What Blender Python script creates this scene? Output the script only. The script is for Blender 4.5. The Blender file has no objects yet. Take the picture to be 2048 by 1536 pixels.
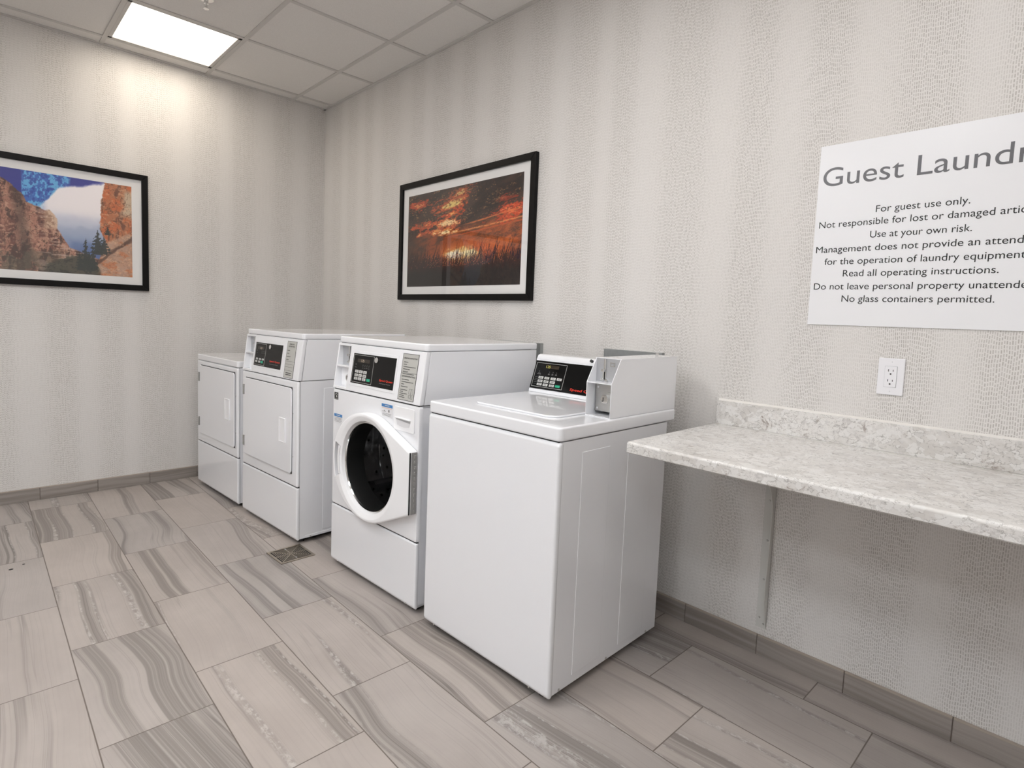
import bpy, bmesh, math, random
import numpy as np
from mathutils import Matrix, Vector

S = bpy.context.scene
COL = S.collection
R = math.radians
random.seed(7)

# ------------------------------------------------------------------ camera, world, exposure
F_PX, PX, PY = 1139.325, 1007.0357, 726.5325
CAM = Vector((4.4947, -2.1771, 1.2457))
yaw, pitch, roll = R(136.4359), R(-4.6061), R(2.2136)
fw_ = Vector((math.cos(pitch) * math.cos(yaw), math.cos(pitch) * math.sin(yaw), math.sin(pitch)))
rt = fw_.cross(Vector((0, 0, 1))).normalized()
up = rt.cross(fw_)
rt2 = math.cos(roll) * rt + math.sin(roll) * up
up2 = -math.sin(roll) * rt + math.cos(roll) * up
cd = bpy.data.cameras.new('camera')
cam = bpy.data.objects.new('camera', cd)
COL.objects.link(cam)
cd.sensor_fit = 'HORIZONTAL'
cd.sensor_width = 36.0
cd.lens = F_PX / 2048 * 36.0
cd.shift_x = (1024 - PX) / 2048
cd.shift_y = (PY - 768) / 2048
cd.clip_start = 0.02
m = Matrix((rt2, up2, -fw_)).transposed().to_4x4()
m.translation = CAM
cam.matrix_world = m
S.camera = cam

w = bpy.data.worlds.new('world')
S.world = w
w.use_nodes = True
w.node_tree.nodes['Background'].inputs[0].default_value = (0.9, 0.95, 1.0, 1)
w.node_tree.nodes['Background'].inputs[1].default_value = 0.0
vs = S.view_settings
vs.view_transform = 'Standard'
vs.look = 'None'
vs.gamma = 1.0
vs.use_curve_mapping = False
vs.exposure = 0.10
S.cycles.max_bounces = 10
S.cycles.diffuse_bounces = 6

H = 2.86            # ceiling
XE, YB = 6.35, -5.00  # far ends of the room behind the camera
WARM, NEUT, COOL = (1.0, .90, .76), (1.0, .968, .935), (.90, .95, 1.0)
# ceiling fixtures: (x0, x1, y0, y1, colour, strength); the first is in view, the cool ones are unseen fills added for their light
LIGHTS = [(0.138, 0.770, -1.502, -0.890, WARM, 7.5),
          (2.664, 3.295, -1.502, -0.890, NEUT, 10.0),
          (3.927, 4.558, -1.502, -0.890, NEUT, 12.0),
          (2.033, 2.664, -2.726, -2.114, NEUT, 27.0),
          (3.295, 3.927, -3.338, -2.726, COOL, 20.0),
          (5.189, 5.821, -3.338, -2.726, COOL, 20.0),
          (2.033, 2.664, -4.562, -3.950, COOL, 30.0),
          (4.558, 5.189, -4.562, -3.950, COOL, 13.0)]

# ------------------------------------------------------------------ node helpers
class X:
    """a socket with arithmetic"""
    nt = None
    def __init__(s, v): s.v = v
    def _m(op, *a, clamp=False):
        n = X.nt.nodes.new('ShaderNodeMath'); n.operation = op; n.use_clamp = clamp
        for i, q in enumerate(a):
            q = q.v if isinstance(q, X) else q
            if isinstance(q, (int, float)): n.inputs[i].default_value = q
            else: X.nt.links.new(q, n.inputs[i])
        return X(n.outputs[0])
    def __add__(s, o): return X._m('ADD', s, o)
    def __radd__(s, o): return X._m('ADD', s, o)
    def __sub__(s, o): return X._m('SUBTRACT', s, o)
    def __rsub__(s, o): return X._m('SUBTRACT', o, s)
    def __mul__(s, o): return X._m('MULTIPLY', s, o)
    def __rmul__(s, o): return X._m('MULTIPLY', s, o)
    def __truediv__(s, o): return X._m('DIVIDE', s, o)
    def floor(s): return X._m('FLOOR', s)
    def fract(s): return X._m('FRACT', s)
    def abs(s): return X._m('ABSOLUTE', s)
    def sin(s): return X._m('SINE', s)
    def max(s, o): return X._m('MAXIMUM', s, o)
    def min(s, o): return X._m('MINIMUM', s, o)
    def pow(s, o): return X._m('POWER', s, o)
    def step(s, a, b):
        """smooth 0..1 between a and b"""
        n = X.nt.nodes.new('ShaderNodeMapRange'); n.interpolation_type = 'SMOOTHSTEP'
        X.nt.links.new(s.v, n.inputs[0])
        for i, q in ((1, a), (2, b)):
            if isinstance(q, X): X.nt.links.new(q.v, n.inputs[i])
            else: n.inputs[i].default_value = q
        n.inputs[3].default_value = 0; n.inputs[4].default_value = 1
        return X(n.outputs[0])

def newmat(name):
    mt = bpy.data.materials.new(name); mt.use_nodes = True
    X.nt = mt.node_tree
    return mt, mt.node_tree, mt.node_tree.nodes['Principled BSDF']

def coords():
    tc = X.nt.nodes.new('ShaderNodeTexCoord')
    sp = X.nt.nodes.new('ShaderNodeSeparateXYZ')
    X.nt.links.new(tc.outputs['Object'], sp.inputs[0])
    return X(sp.outputs[0]), X(sp.outputs[1]), X(sp.outputs[2])

def vec(x, y, z=0.0):
    n = X.nt.nodes.new('ShaderNodeCombineXYZ')
    for i, q in enumerate((x, y, z)):
        if isinstance(q, X): X.nt.links.new(q.v, n.inputs[i])
        else: n.inputs[i].default_value = q
    return n.outputs[0]

def noise(v, scale=1.0, detail=3.0, rough=0.5, dist=0.0):
    n = X.nt.nodes.new('ShaderNodeTexNoise')
    X.nt.links.new(v, n.inputs['Vector'])
    n.inputs['Scale'].default_value = scale
    n.inputs['Detail'].default_value = detail
    n.inputs['Roughness'].default_value = rough
    n.inputs['Distortion'].default_value = dist
    return X(n.outputs[0])

def white(v):
    n = X.nt.nodes.new('ShaderNodeTexWhiteNoise'); n.noise_dimensions = '3D'
    X.nt.links.new(v, n.inputs['Vector'])
    return X(n.outputs['Value'])

def mix(f, a, b):
    n = X.nt.nodes.new('ShaderNodeMix'); n.data_type = 'RGBA'
    if isinstance(f, X): X.nt.links.new(f.v, n.inputs[0])
    else: n.inputs[0].default_value = f
    for i, q in ((6, a), (7, b)):
        if isinstance(q, tuple): n.inputs[i].default_value = (*q, 1)
        else: X.nt.links.new(q, n.inputs[i])
    return n.outputs[2]

def bump(bsdf, h, strength=0.3, dist=0.002):
    n = X.nt.nodes.new('ShaderNodeBump')
    n.inputs['Strength'].default_value = strength
    n.inputs['Distance'].default_value = dist
    X.nt.links.new(h.v, n.inputs['Height'])
    X.nt.links.new(n.outputs[0], bsdf.inputs['Normal'])

def plain(name, col, rough=0.5, metal=0.0, coat=0.0, emit=0.0, speck=0.0, spec=.5):
    mt, nt, b = newmat(name)
    b.inputs['Base Color'].default_value = (*col, 1)
    b.inputs['Roughness'].default_value = rough
    b.inputs['Metallic'].default_value = metal
    b.inputs['Specular IOR Level'].default_value = spec
    b.inputs['Coat Weight'].default_value = coat
    b.inputs['Coat Roughness'].default_value = 0.05
    if speck:
        x, y, z = coords()
        f = noise(vec(x, y, z), 9.0, 4.0)
        nt.links.new(mix(f.step(.3, .7), tuple(c * (1 - speck) for c in col), tuple(min(1, c * (1 + speck)) for c in col)), b.inputs['Base Color'])
    if emit:
        b.inputs['Emission Color'].default_value = (*col, 1)
        b.inputs['Emission Strength'].default_value = emit
    return mt

def wallpaper_mat():
    mt, nt, b = newmat('woven_wallpaper')
    x, y, z = coords()
    h = x + y
    RH, CW = 0.0135, 0.0058
    ph = noise(vec(h * 1.9, 0.0, z * .03), 1.0, 1.0, .5) * 7.0
    band = ((h * (6.2832 / .275) + ph).sin()).step(-1.1, .7)   # 0 fine pale stripe, 1 bold dashes
    hx = h / CW + noise(vec(h * 14.0, z * 11.0, 2.0), 1.0, 2.0) * 1.5
    colm = hx.floor(); fx = hx.fract()
    zr = z / RH + noise(vec(colm * .23, z * 7.0, 0.0), 1.0, 2.0) * 2.6 + white(vec(colm, 3.0, 1.0)) * .34
    row = zr.floor(); fz = zr.fract()
    j = white(vec(colm, row, 4.0)) * 0.24
    mk = fx.step(.12, .30) * (1.0 - fx.step(.60, .80)) * fz.step(.0, .12) * (1.0 - (fz + j).step(.84, .98))
    amt = mk * (0.26 + band * 0.46) * (0.62 + white(vec(colm, row, 9.0)) * 0.55)
    pale = mix(noise(vec(h * 2.2, 1.0, z * .15), 1.0, 2.0).step(.3, .7), (.700, .680, .660), (.705, .688, .672))
    col = mix(amt, pale, (.385, .362, .335))
    nt.links.new(col, b.inputs['Base Color'])
    b.inputs['Roughness'].default_value = .55
    b.inputs['Specular IOR Level'].default_value = .35
    bump(b, 1.0 - mk, .25, .001)
    return mt

FA, FPX, FPY = R(-0.388), 2.0, -1.5
def floor_mat():
    mt, nt, b = newmat('stone_look_floor_tile')
    x, y, z = coords()
    ca, sa = math.cos(-FA), math.sin(-FA)
    dx, dy = x - FPX, y - FPY
    u = dx * ca - dy * sa + FPX
    v = dx * sa + dy * ca + FPY
    W, L = .2985, .61
    vv = (v + 1.9305) / W
    row = vv.floor(); fv = vv.fract()
    uu = (u - .2267 + row * .2033) / L
    colm = uu.floor(); fu = uu.fract()
    rnd = white(vec(colm, row, 1.3)); rnd2 = white(vec(colm, row, 7.7)); rnd3 = white(vec(colm, row, 12.1))
    ev = (0.5 - (fv - .5).abs()) * W
    eu = (0.5 - (fu - .5).abs()) * L
    edge = ev.min(eu)
    grout = 1.0 - edge.step(.0009, .0025)
    lu = fu * L + rnd * 37.0
    lv = fv * W + rnd2 * 23.0
    warp = noise(vec(lu * 1.5, lv * .8, rnd3 * 9.0), 1.0, 1.5, .5) - .5
    sv = lv + warp * .15 + (rnd3 - .5) * (fu - .5) * .07
    broad = noise(vec(lu * .25, sv * 11.0, 0.0), 1.0, 1.5, .45)
    th = .445 + rnd3 * .16                                # how much of a tile is veined
    bands = broad.step(th, th + .07)
    soft = noise(vec(lu * .15, sv * 30.0, 5.0), 1.0, 3.0, .55)
    fine = noise(vec(lu * .35, sv * 110.0, 8.0), 1.0, 3.0, .6)
    cloud = noise(vec(lu * 3.0, lv * 5.0, 3.0), 1.0, 4.0, .6)
    line = (noise(vec(lu * .2, sv * 22.0, 14.0), 1.0, 1.0) - .5).abs()
    line = 1.0 - line.step(.0, .010)
    crust = noise(vec(lu * 26.0, lv * 40.0, 1.0), 1.0, 5.0, .75).step(.46, .60)
    edgeb = 1.0 - (broad - (th + .05)).abs().step(.0, .03)
    base = mix(cloud.step(.3, .72), (.380, .342, .318), (.430, .390, .364))
    base = mix(bands * (0.30 + soft.step(.35, .65) * .70), base, (.245, .220, .205))
    base = mix((fine - .48).step(.0, .10) * (bands * .38 + .05), base, (.19, .168, .155))
    base = mix((.46 - fine).step(.0, .10) * (bands * .26 + .04), base, (.47, .43, .405))
    base = mix(line * (bands * .6 + .3) * .7, base, (.165, .148, .137))
    base = mix(edgeb * crust * rnd.step(.50, .55) * .8, base, (.52, .495, .475))
    tint = mix(rnd2, (.95, .955, .96), (1.04, 1.02, 1.0))
    mm = nt.nodes.new('ShaderNodeMix'); mm.data_type = 'RGBA'; mm.blend_type = 'MULTIPLY'; mm.inputs[0].default_value = 1
    nt.links.new(base, mm.inputs[6]); nt.links.new(tint, mm.inputs[7])
    col = mix(grout, mm.outputs[2], (.15, .125, .108))
    nt.links.new(col, b.inputs['Base Color'])
    b.inputs['Roughness'].default_value = .42
    b.inputs['Specular IOR Level'].default_value = .38
    bump(b, (1.0 - grout) + fine * .08, .35, .0015)
    return mt

def base_tile_mat():
    mt, nt, b = newmat('baseboard_tile')
    x, y, z = coords()
    oi = nt.nodes.new('ShaderNodeObjectInfo')
    h = x + y
    t = ((x * 1.0 - 3.3797) / .2975).floor() + ((y + 1.8576) / .2975).floor() * 3.0
    rn = white(vec(t, 2.0, 5.0))
    w = noise(vec(h * 3.0, z * 9.0, rn * 9.0), 1.0, 2.0)
    sv = z + w * .05 + rn * 4.0
    g = noise(vec(h * .8, sv * 38.0, rn * 4.0), 1.0, 4.0, .6)
    col = mix(g.step(.32, .70), (.205, .180, .164), (.325, .292, .270))
    col = mix(z.step(.0725, .0765) * .55, col, (.46, .385, .31))
    nt.links.new(col, b.inputs['Base Color'])
    b.inputs['Roughness'].default_value = .4
    return mt

def laminate_mat():
    mt, nt, b = newmat('granite_look_laminate')
    x, y, z = coords()
    p = vec(x, y + z * .7, z)
    d = noise(p, 16.0, 5.0, .65) - .5
    d2 = noise(vec(x + 3.0, y + z * .7, z), 16.0, 5.0, .65) - .5
    def vor(scale, amp, feat):
        vo = nt.nodes.new('ShaderNodeTexVoronoi'); vo.feature = feat; vo.inputs['Scale'].default_value = scale
        nt.links.new(vec(x + d * amp, y + z * .7 + d2 * amp, z), vo.inputs['Vector'])
        return vo
    v1 = vor(52, .085, 'F1')
    vc = nt.nodes.new('ShaderNodeSeparateColor'); nt.links.new(v1.outputs['Color'], vc.inputs[0])
    cr = X(vc.outputs[0]); cg = X(vc.outputs[1])
    e1 = X(vor(52, .085, 'DISTANCE_TO_EDGE').outputs['Distance'])
    e2 = X(vor(150, .04, 'DISTANCE_TO_EDGE').outputs['Distance'])
    big = noise(p, 6.0, 5.0, .65, .4)
    med = noise(p, 24.0, 6.0, .72, .8)
    fin = noise(p, 95.0, 4.0, .7)
    col = mix(big.step(.36, .64), (.575, .555, .53), (.72, .705, .685))
    col = mix(cr.step(.62, .66) * (.2 + fin * .6), col, (.77, .765, .755))
    col = mix(cg.step(.86, .90) * fin.step(.3, .6) * .6, col, (.50, .485, .475))
    crack = (1.0 - e1.step(.015, .07)) * med.step(.42, .55) * fin.step(.34, .54)
    col = mix(crack * .72, col, (.26, .245, .23))
    col = mix((1.0 - e2.step(.02, .10)) * big.step(.48, .62) * fin.step(.42, .62) * .6, col, (.34, .32, .30))
    brown = noise(p, 9.0, 6.0, .75, 1.4).step(.60, .67) * fin.step(.36, .52)
    col = mix(brown * .85, col, (.27, .225, .20))
    nt.links.new(col, b.inputs['Base Color'])
    b.inputs['Roughness'].default_value = .33
    return mt

def enamel_mat():
    mt, nt, b = newmat('white_enamel')
    x, y, z = coords()
    b.inputs['Base Color'].default_value = (.825, .835, .865, 1)
    b.inputs['Roughness'].default_value = .25
    b.inputs['Coat Weight'].default_value = .8
    b.inputs['Coat Roughness'].default_value = .035
    bump(b, noise(vec(x, y, z), 420.0, 2.0), .006, .0003)
    return mt

def glass_mat(name='picture_glass', tint=1.0):
    mt, nt, b = newmat(name)
    nt.nodes.remove(b)
    out = nt.nodes['Material Output']
    fr = nt.nodes.new('ShaderNodeFresnel'); fr.inputs[0].default_value = 1.5
    tr = nt.nodes.new('ShaderNodeBsdfTransparent')
    tr.inputs[0].default_value = (tint, tint, tint, 1)
    gl = nt.nodes.new('ShaderNodeBsdfGlossy'); gl.inputs['Roughness'].default_value = .012
    ms = nt.nodes.new('ShaderNodeMixShader')
    ge = nt.nodes.new('ShaderNodeNewGeometry')
    fac = X(fr.outputs[0]) * (1.0 - X(ge.outputs['Backfacing']))
    nt.links.new(fac.v, ms.inputs[0]); nt.links.new(tr.outputs[0], ms.inputs[1]); nt.links.new(gl.outputs[0], ms.inputs[2])
    nt.links.new(ms.outputs[0], out.inputs[0])
    return mt

def paint_mat():
    mt, nt, b = newmat('printed_picture')
    a = nt.nodes.new('ShaderNodeAttribute'); a.attribute_name = 'paint'
    nt.links.new(a.outputs['Color'], b.inputs['Base Color'])
    b.inputs['Roughness'].default_value = .6
    return mt

def steel_mat(name, col, rough):
    mt, nt, b = newmat(name)
    x, y, z = coords()
    f = noise(vec(x * 8.0, y * 8.0, z * 8.0), 6.0, 4.0)
    nt.links.new(mix(f, tuple(c * .9 for c in col), tuple(min(1, c * 1.1) for c in col)), b.inputs['Base Color'])
    b.inputs['Metallic'].default_value = 1.0
    b.inputs['Roughness'].default_value = rough
    return mt

def drum_mat():
    mt, nt, b = newmat('drum_steel')
    x, y, z = coords()
    vo = nt.nodes.new('ShaderNodeTexVoronoi'); vo.inputs['Scale'].default_value = 26
    nt.links.new(vec(x, y, z), vo.inputs['Vector'])
    d = X(vo.outputs['Distance'])
    nt.links.new(mix(d.step(.16, .22), (.03, .03, .03), (.55, .55, .56)), b.inputs['Base Color'])
    b.inputs['Metallic'].default_value = 1.0
    b.inputs['Roughness'].default_value = .24
    bump(b, d.step(.1, .6) + noise(vec(x, y, z), 9.0, 2.0) * 2.0, .6, .006)
    return mt

def ceil_mat():
    mt, nt, b = newmat('ceiling_tile')
    x, y, z = coords()
    f = noise(vec(x, y, z), 240.0, 2.0)
    nt.links.new(mix(f.step(.35, .65), (.70, .683, .66), (.74, .722, .70)), b.inputs['Base Color'])
    b.inputs['Roughness'].default_value = .9
    bump(b, f, .15, .001)
    return mt

M = dict(wall=wallpaper_mat(), floor=floor_mat(), base=base_tile_mat(), lam=laminate_mat(), enamel=enamel_mat(),
         glass=glass_mat(), paint=paint_mat(), ceil=ceil_mat(),
         grout=plain('grout', (.16, .13, .11), .8),
         tee=plain('ceiling_grid_paint', (.55, .535, .515), .5),
         shell=plain('painted_wall', (.70, .67, .64), .7, speck=.03),
         plastic=plain('white_plastic', (.87, .875, .895), .3),
         black=plain('black_panel', (.005, .005, .005), .16, spec=.22),
         dark=plain('dark_gap', (.015, .015, .016), .7),  # openings, painted seam shade and light-blocking boxes
         rubber=plain('black_rubber', (.02, .02, .02), .6),
         key=plain('key_grey', (.62, .62, .60), .4),
         green=plain('key_green', (.02, .38, .22), .4),
         line=plain('printed_white', (.62, .62, .60), .5),
         dimline=plain('printed_dim', (.16, .16, .155), .5),
         red=plain('brand_red', (.72, .035, .015), .4),
         greyink=plain('brand_grey', (.20, .20, .20), .4),
         lcd=plain('display_window', (.035, .026, .018), .12),
         digit=plain('display_digit', (.62, .60, .12), .4, emit=.12),
         dimdigit=plain('display_digit_dim', (.55, .45, .35), .4, emit=.10),
         label=plain('grey_label', (.47, .47, .445), .5, speck=.02),
         ink=plain('black_ink', (.012, .012, .012), .5),
         signink=plain('sign_black_lettering', (.012, .012, .014), .24),
         signgrey=plain('sign_grey_lettering', (.115, .112, .118), .30, metal=.35),
         blue=plain('label_blue', (.06, .22, .50), .5),
         paper=plain('label_paper', (.72, .72, .74), .5),
         orange=plain('label_orange', (.70, .38, .25), .5),
         chrome=steel_mat('chrome', (.80, .80, .79), .12),
         steel=steel_mat('brushed_steel', (.52, .515, .50), .35),
         galv=steel_mat('galvanized_steel', (.40, .42, .42), .42),
         hinge=plain('hinge_steel', (.40, .395, .38), .4, metal=.4),
         bronze=steel_mat('grate_nickel', (.46, .41, .34), .40),
         coinplate=plain('coin_plate_grey', (.50, .51, .53), .3, metal=.5),
         frame=plain('black_frame', (.004, .0035, .0035), .40, spec=.18),
         mat_board=plain('white_mat_board', (.76, .755, .75), .8),
         sign=plain('white_sign_board', (.79, .795, .82), .28),
         outlet=plain('outlet_plastic', (.80, .80, .83), .3),
         bracket=plain('painted_bracket', (.58, .575, .55), .4),
         drum=drum_mat(),
         doorglass=glass_mat('dark_door_glass', .62),
         caulk=plain('caulk', (.72, .70, .67), .6))

def lamp_mat(i, col, st):
    mt, nt, b = newmat('lamp_diffuser_%s' % 'abcdefgh'[i])
    b.inputs['Base Color'].default_value = (.8, .8, .8, 1)
    b.inputs['Emission Color'].default_value = (*col, 1)
    b.inputs['Emission Strength'].default_value = st
    return mt

# ------------------------------------------------------------------ mesh helpers
def FM(o, u, v, n):
    mm = Matrix((Vector(u), Vector(v), Vector(n))).transposed().to_4x4()
    mm.translation = Vector(o)
    return mm

class MB:
    def __init__(s): s.bm = bmesh.new()
    def _put(s, t, mtx, bev=0, seg=2, ang=30):
        if bev > 0:
            es = [e for e in t.edges if len(e.link_faces) == 2 and e.calc_face_angle(0) > R(ang)]
            bmesh.ops.bevel(t, geom=es, offset=bev, segments=seg, affect='EDGES', profile=.5, clamp_overlap=True)
        if mtx is not None: t.transform(mtx)
        bmesh.ops.recalc_face_normals(t, faces=t.faces)
        me = bpy.data.meshes.new('t'); t.to_mesh(me); t.free()
        s.bm.from_mesh(me); bpy.data.meshes.remove(me)
        return s
    def box(s, a, b, bev=0, seg=2, mtx=None):
        t = bmesh.new()
        bmesh.ops.create_cube(t, size=1)
        for v in t.verts:
            v.co = Vector([(a[i] + b[i]) / 2 + v.co[i] * (b[i] - a[i]) for i in range(3)])
        return s._put(t, mtx, bev, seg)
    def prism(s, pts, n0, n1, mtx=None, bev=0, seg=2, ang=30):
        t = bmesh.new()
        lo = [t.verts.new((p[0], p[1], n0)) for p in pts]
        hi = [t.verts.new((p[0], p[1], n1)) for p in pts]
        k = len(pts)
        t.faces.new(lo[::-1]); t.faces.new(hi)
        for i in range(k): t.faces.new((lo[i], lo[(i + 1) % k], hi[(i + 1) % k], hi[i]))
        bmesh.ops.recalc_face_normals(t, faces=t.faces)
        return s._put(t, mtx, bev, seg, ang)
    def cyl(s, c, r, n0, n1, mtx=None, seg=24, r2=None, bev=0):
        r2 = r if r2 is None else r2
        t = bmesh.new()
        lo = [t.verts.new((c[0] + r * math.cos(2 * math.pi * i / seg), c[1] + r * math.sin(2 * math.pi * i / seg), n0)) for i in range(seg)]
        hi = [t.verts.new((c[0] + r2 * math.cos(2 * math.pi * i / seg), c[1] + r2 * math.sin(2 * math.pi * i / seg), n1)) for i in range(seg)]
        t.faces.new(lo[::-1]); t.faces.new(hi)
        for i in range(seg): t.faces.new((lo[i], lo[(i + 1) % seg], hi[(i + 1) % seg], hi[i]))
        return s._put(t, mtx, bev, 2)
    def loft(s, rings, mtx=None, close=True, cap0=False, cap1=False):
        """rings: lists of 3D points, same length"""
        t = bmesh.new()
        vr = [[t.verts.new(p) for p in r] for r in rings]
        k = len(rings[0])
        for a, b in zip(vr, vr[1:]):
            for i in range(k if close else k - 1):
                t.faces.new((a[i], a[(i + 1) % k], b[(i + 1) % k], b[i]))
        if cap0: t.faces.new(vr[0][::-1])
        if cap1: t.faces.new(vr[-1])
        return s._put(t, mtx)
    def text(s, body, u, v, height=None, width=None, align='LEFT', mtx=None, lift=0.0, bold=0.0, shear=0.0):
        cu = bpy.data.curves.new('t', 'FONT'); cu.body = body; cu.size = 1.0; cu.offset = bold; cu.shear = shear
        cu.resolution_u = 8 if (height or 0) > .015 else 3
        o = bpy.data.objects.new('t', cu); COL.objects.link(o)
        me = bpy.data.meshes.new_from_object(o.evaluated_get(bpy.context.evaluated_depsgraph_get()))
        bpy.data.objects.remove(o); bpy.data.curves.remove(cu)
        xs = [q.co.x for q in me.vertices]; x0, x1 = min(xs), max(xs)
        sy = (height / .70) if height else None             # height is the capital height
        sx = (width / (x1 - x0)) if width else sy
        if sy is None: sy = sx
        off = {'LEFT': 0, 'CENTER': -(x1 - x0) / 2, 'RIGHT': -(x1 - x0)}[align]
        t = bmesh.new(); t.from_mesh(me); bpy.data.meshes.remove(me)
        for q in t.verts: q.co = Vector((u + (q.co.x - x0 + off) * sx, v + q.co.y * sy, lift))
        if mtx is not None: t.transform(mtx)
        me = bpy.data.meshes.new('t'); t.to_mesh(me); t.free()
        s.bm.from_mesh(me); bpy.data.meshes.remove(me)
        return s
    def build(s, name, mat, parent=None, smooth=True):
        me = bpy.data.meshes.new(name); s.bm.to_mesh(me); s.bm.free()
        o = bpy.data.objects.new(name, me); COL.objects.link(o)
        me.materials.append(mat)
        if smooth:
            for p in me.polygons: p.use_smooth = True
            me.set_sharp_from_angle(angle=R(40))
            wn = o.modifiers.new('wn', 'WEIGHTED_NORMAL'); wn.keep_sharp = True; wn.weight = 80
        if parent is not None: o.parent = parent
        return o

def thing(name, loc, rz, label, cat, group=None):
    o = bpy.data.objects.new(name, None); COL.objects.link(o)
    o.location = loc; o.rotation_euler = (0, 0, rz); o.empty_display_size = .1
    return tag(o, label, cat, group)
def tag(o, label, cat, group=None):
    o['label'] = label; o['category'] = cat
    if group: o['group'] = group
    return o
def struct(o, label=None):
    o['kind'] = 'structure'
    if label: o['label'] = label
    return o
def lab(o, t): o['label'] = t; return o

def rrect(x0, x1, y0, y1, r, k=5):
    pts = []
    for cx, cy, a0 in ((x1 - r, y0 + r, -90), (x1 - r, y1 - r, 0), (x0 + r, y1 - r, 90), (x0 + r, y0 + r, 180)):
        for i in range(k + 1):
            a = R(a0 + 90 * i / k)
            pts.append((cx + r * math.cos(a), cy + r * math.sin(a)))
    return pts

# ------------------------------------------------------------------ room shell
T = .12
struct(MB().box((-T, YB - T, -.06), (XE + T, T, 0)).build('floor', M['floor'], smooth=False), 'grey stone-look tile floor in staggered rows')
struct(MB().box((-T, YB - T, 0), (0, T, H)).build('wall_left', M['wall'], smooth=False), 'end wall in woven beige wallpaper')
struct(MB().box((0, 0, 0), (XE + T, T, H)).build('wall_right', M['wall'], smooth=False), 'long wall in woven beige wallpaper behind the machines')
struct(MB().box((XE, YB - T, 0), (XE + T, 0, H)).build('wall_end', M['shell'], smooth=False))
struct(MB().box((0, YB - T, 0), (XE, YB, H)).build('wall_front', M['shell'], smooth=False))

# suspended ceiling: panels with a visible tee grid
gx = [.1383 + .6314 * i for i in range(0, 10)]
gy = [-.2773 - .6122 * i for i in range(0, 8)]
def is_lit(x, y):
    return any(a < x < b and c < y < d for a, b, c, d, _, _ in LIGHTS)
mb = MB()
ex = [0] + gx + [XE]; ey = [0] + gy + [YB]
for i in range(len(ex) - 1):
    for j in range(len(ey) - 1):
        if is_lit((ex[i] + ex[i + 1]) / 2, (ey[j] + ey[j + 1]) / 2): continue
        mb.box((ex[i], ey[j + 1], H + .004), (ex[i + 1], ey[j], H + .03))
mb.box((-T, YB - T, H + .13), (XE + T, T, H + .16))
struct(mb.build('ceiling', M['ceil'], smooth=False), 'off-white suspended ceiling panels')
mb = MB(); hw = .012
for x in gx: mb.box((x - hw, YB, H - .002), (x + hw, 0, H + .006), .001, 1)
for y in gy: mb.box((0, y - hw, H - .0025), (XE, y + hw, H + .006), .001, 1)
for a, b in (((0, YB, H - .003), (.022, 0, H + .004)), ((0, -.022, H - .003), (XE, 0, H + .004)),
             ((XE - .022, YB, H - .003), (XE, 0, H + .004)), ((0, YB, H - .003), (XE, YB + .022, H + .004))):
    mb.box(a, b, .001, 1)
struct(mb.build('trim_1', M['tee'], smooth=False), 'painted metal grid of the suspended ceiling')

# tiled baseboards
def baseboard(name, along, n0, n1, off, label):
    mb = MB(); L, bh, bt = .2975, .0789, .012
    for n in range(n0, n1):
        a, b = off + n * L + .0012, off + (n + 1) * L - .0012
        if along == 'x':
            a, b = max(a, .012), min(b, XE)
            if b - a > .01: mb.box((a, -bt, 0), (b, 0, bh), .002, 2)
        else:
            a, b = max(a, YB), min(b, -.0)
            if b - a > .01: mb.box((0, a, 0), (bt, b, bh), .002, 2)
    o = struct(mb.build(name, M['base']), label)
    mb = MB()
    if along == 'x': mb.box((0, -bt * .72, 0), (XE, 0, bh - .003))
    else: mb.box((0, YB, 0), (bt * .72, 0, bh - .003))
    mb.build('grout_joint', M['grout'], o, smooth=False)
baseboard('baseboard_right', 'x', -12, 11, 3.3797, 'grey-brown tile baseboard along the machine wall')
baseboard('baseboard_left', 'y', -11, 7, -1.8576, 'grey-brown tile baseboard along the end wall')

# ------------------------------------------------------------------ ceiling lights and added fill panels
for i, (x0, x1, y0, y1, colr, st) in enumerate(LIGHTS):
    labels = ['square lit ceiling panel near the end wall', 'square ceiling panel above the washers',
              'square ceiling panel above the counter', 'square ceiling panel over the open floor in front of the front-load washer',
              'added unseen fill panel in the ceiling just behind the camera', 'added unseen fill panel over the counter side of the open floor',
              'added unseen fill panel toward the front wall, facing the washers', 'added unseen fill panel toward the front wall, facing the counter']
    t = thing('ceiling_light', ((x0 + x1) / 2, (y0 + y1) / 2, H), 0, labels[i], 'ceiling light', 'recessed ceiling light panels')
    hx, hy = (x1 - x0) / 2 - .012, (y1 - y0) / 2 - .012
    mb = MB(); fw = .022
    for a, b in (((-hx, -hy, -.001), (-hx + fw, hy, .05)), ((hx - fw, -hy, -.001), (hx, hy, .05)),
                 ((-hx, -hy, -.001), (hx, -hy + fw, .05)), ((-hx, hy - fw, -.001), (hx, hy, .05))):
        mb.box(a, b, .0015, 1)
    mb.build('light_frame', M['tee'], t)
    MB().box((-hx + fw * .8, -hy + fw * .8, .008), (hx - fw * .8, hy - fw * .8, .012)).build('diffuser', lamp_mat(i, colr, st), t, smooth=False)
    MB().box((-hx, -hy, .05), (hx, hy, .10)).build('housing', M['tee'], t, smooth=False)

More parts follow.
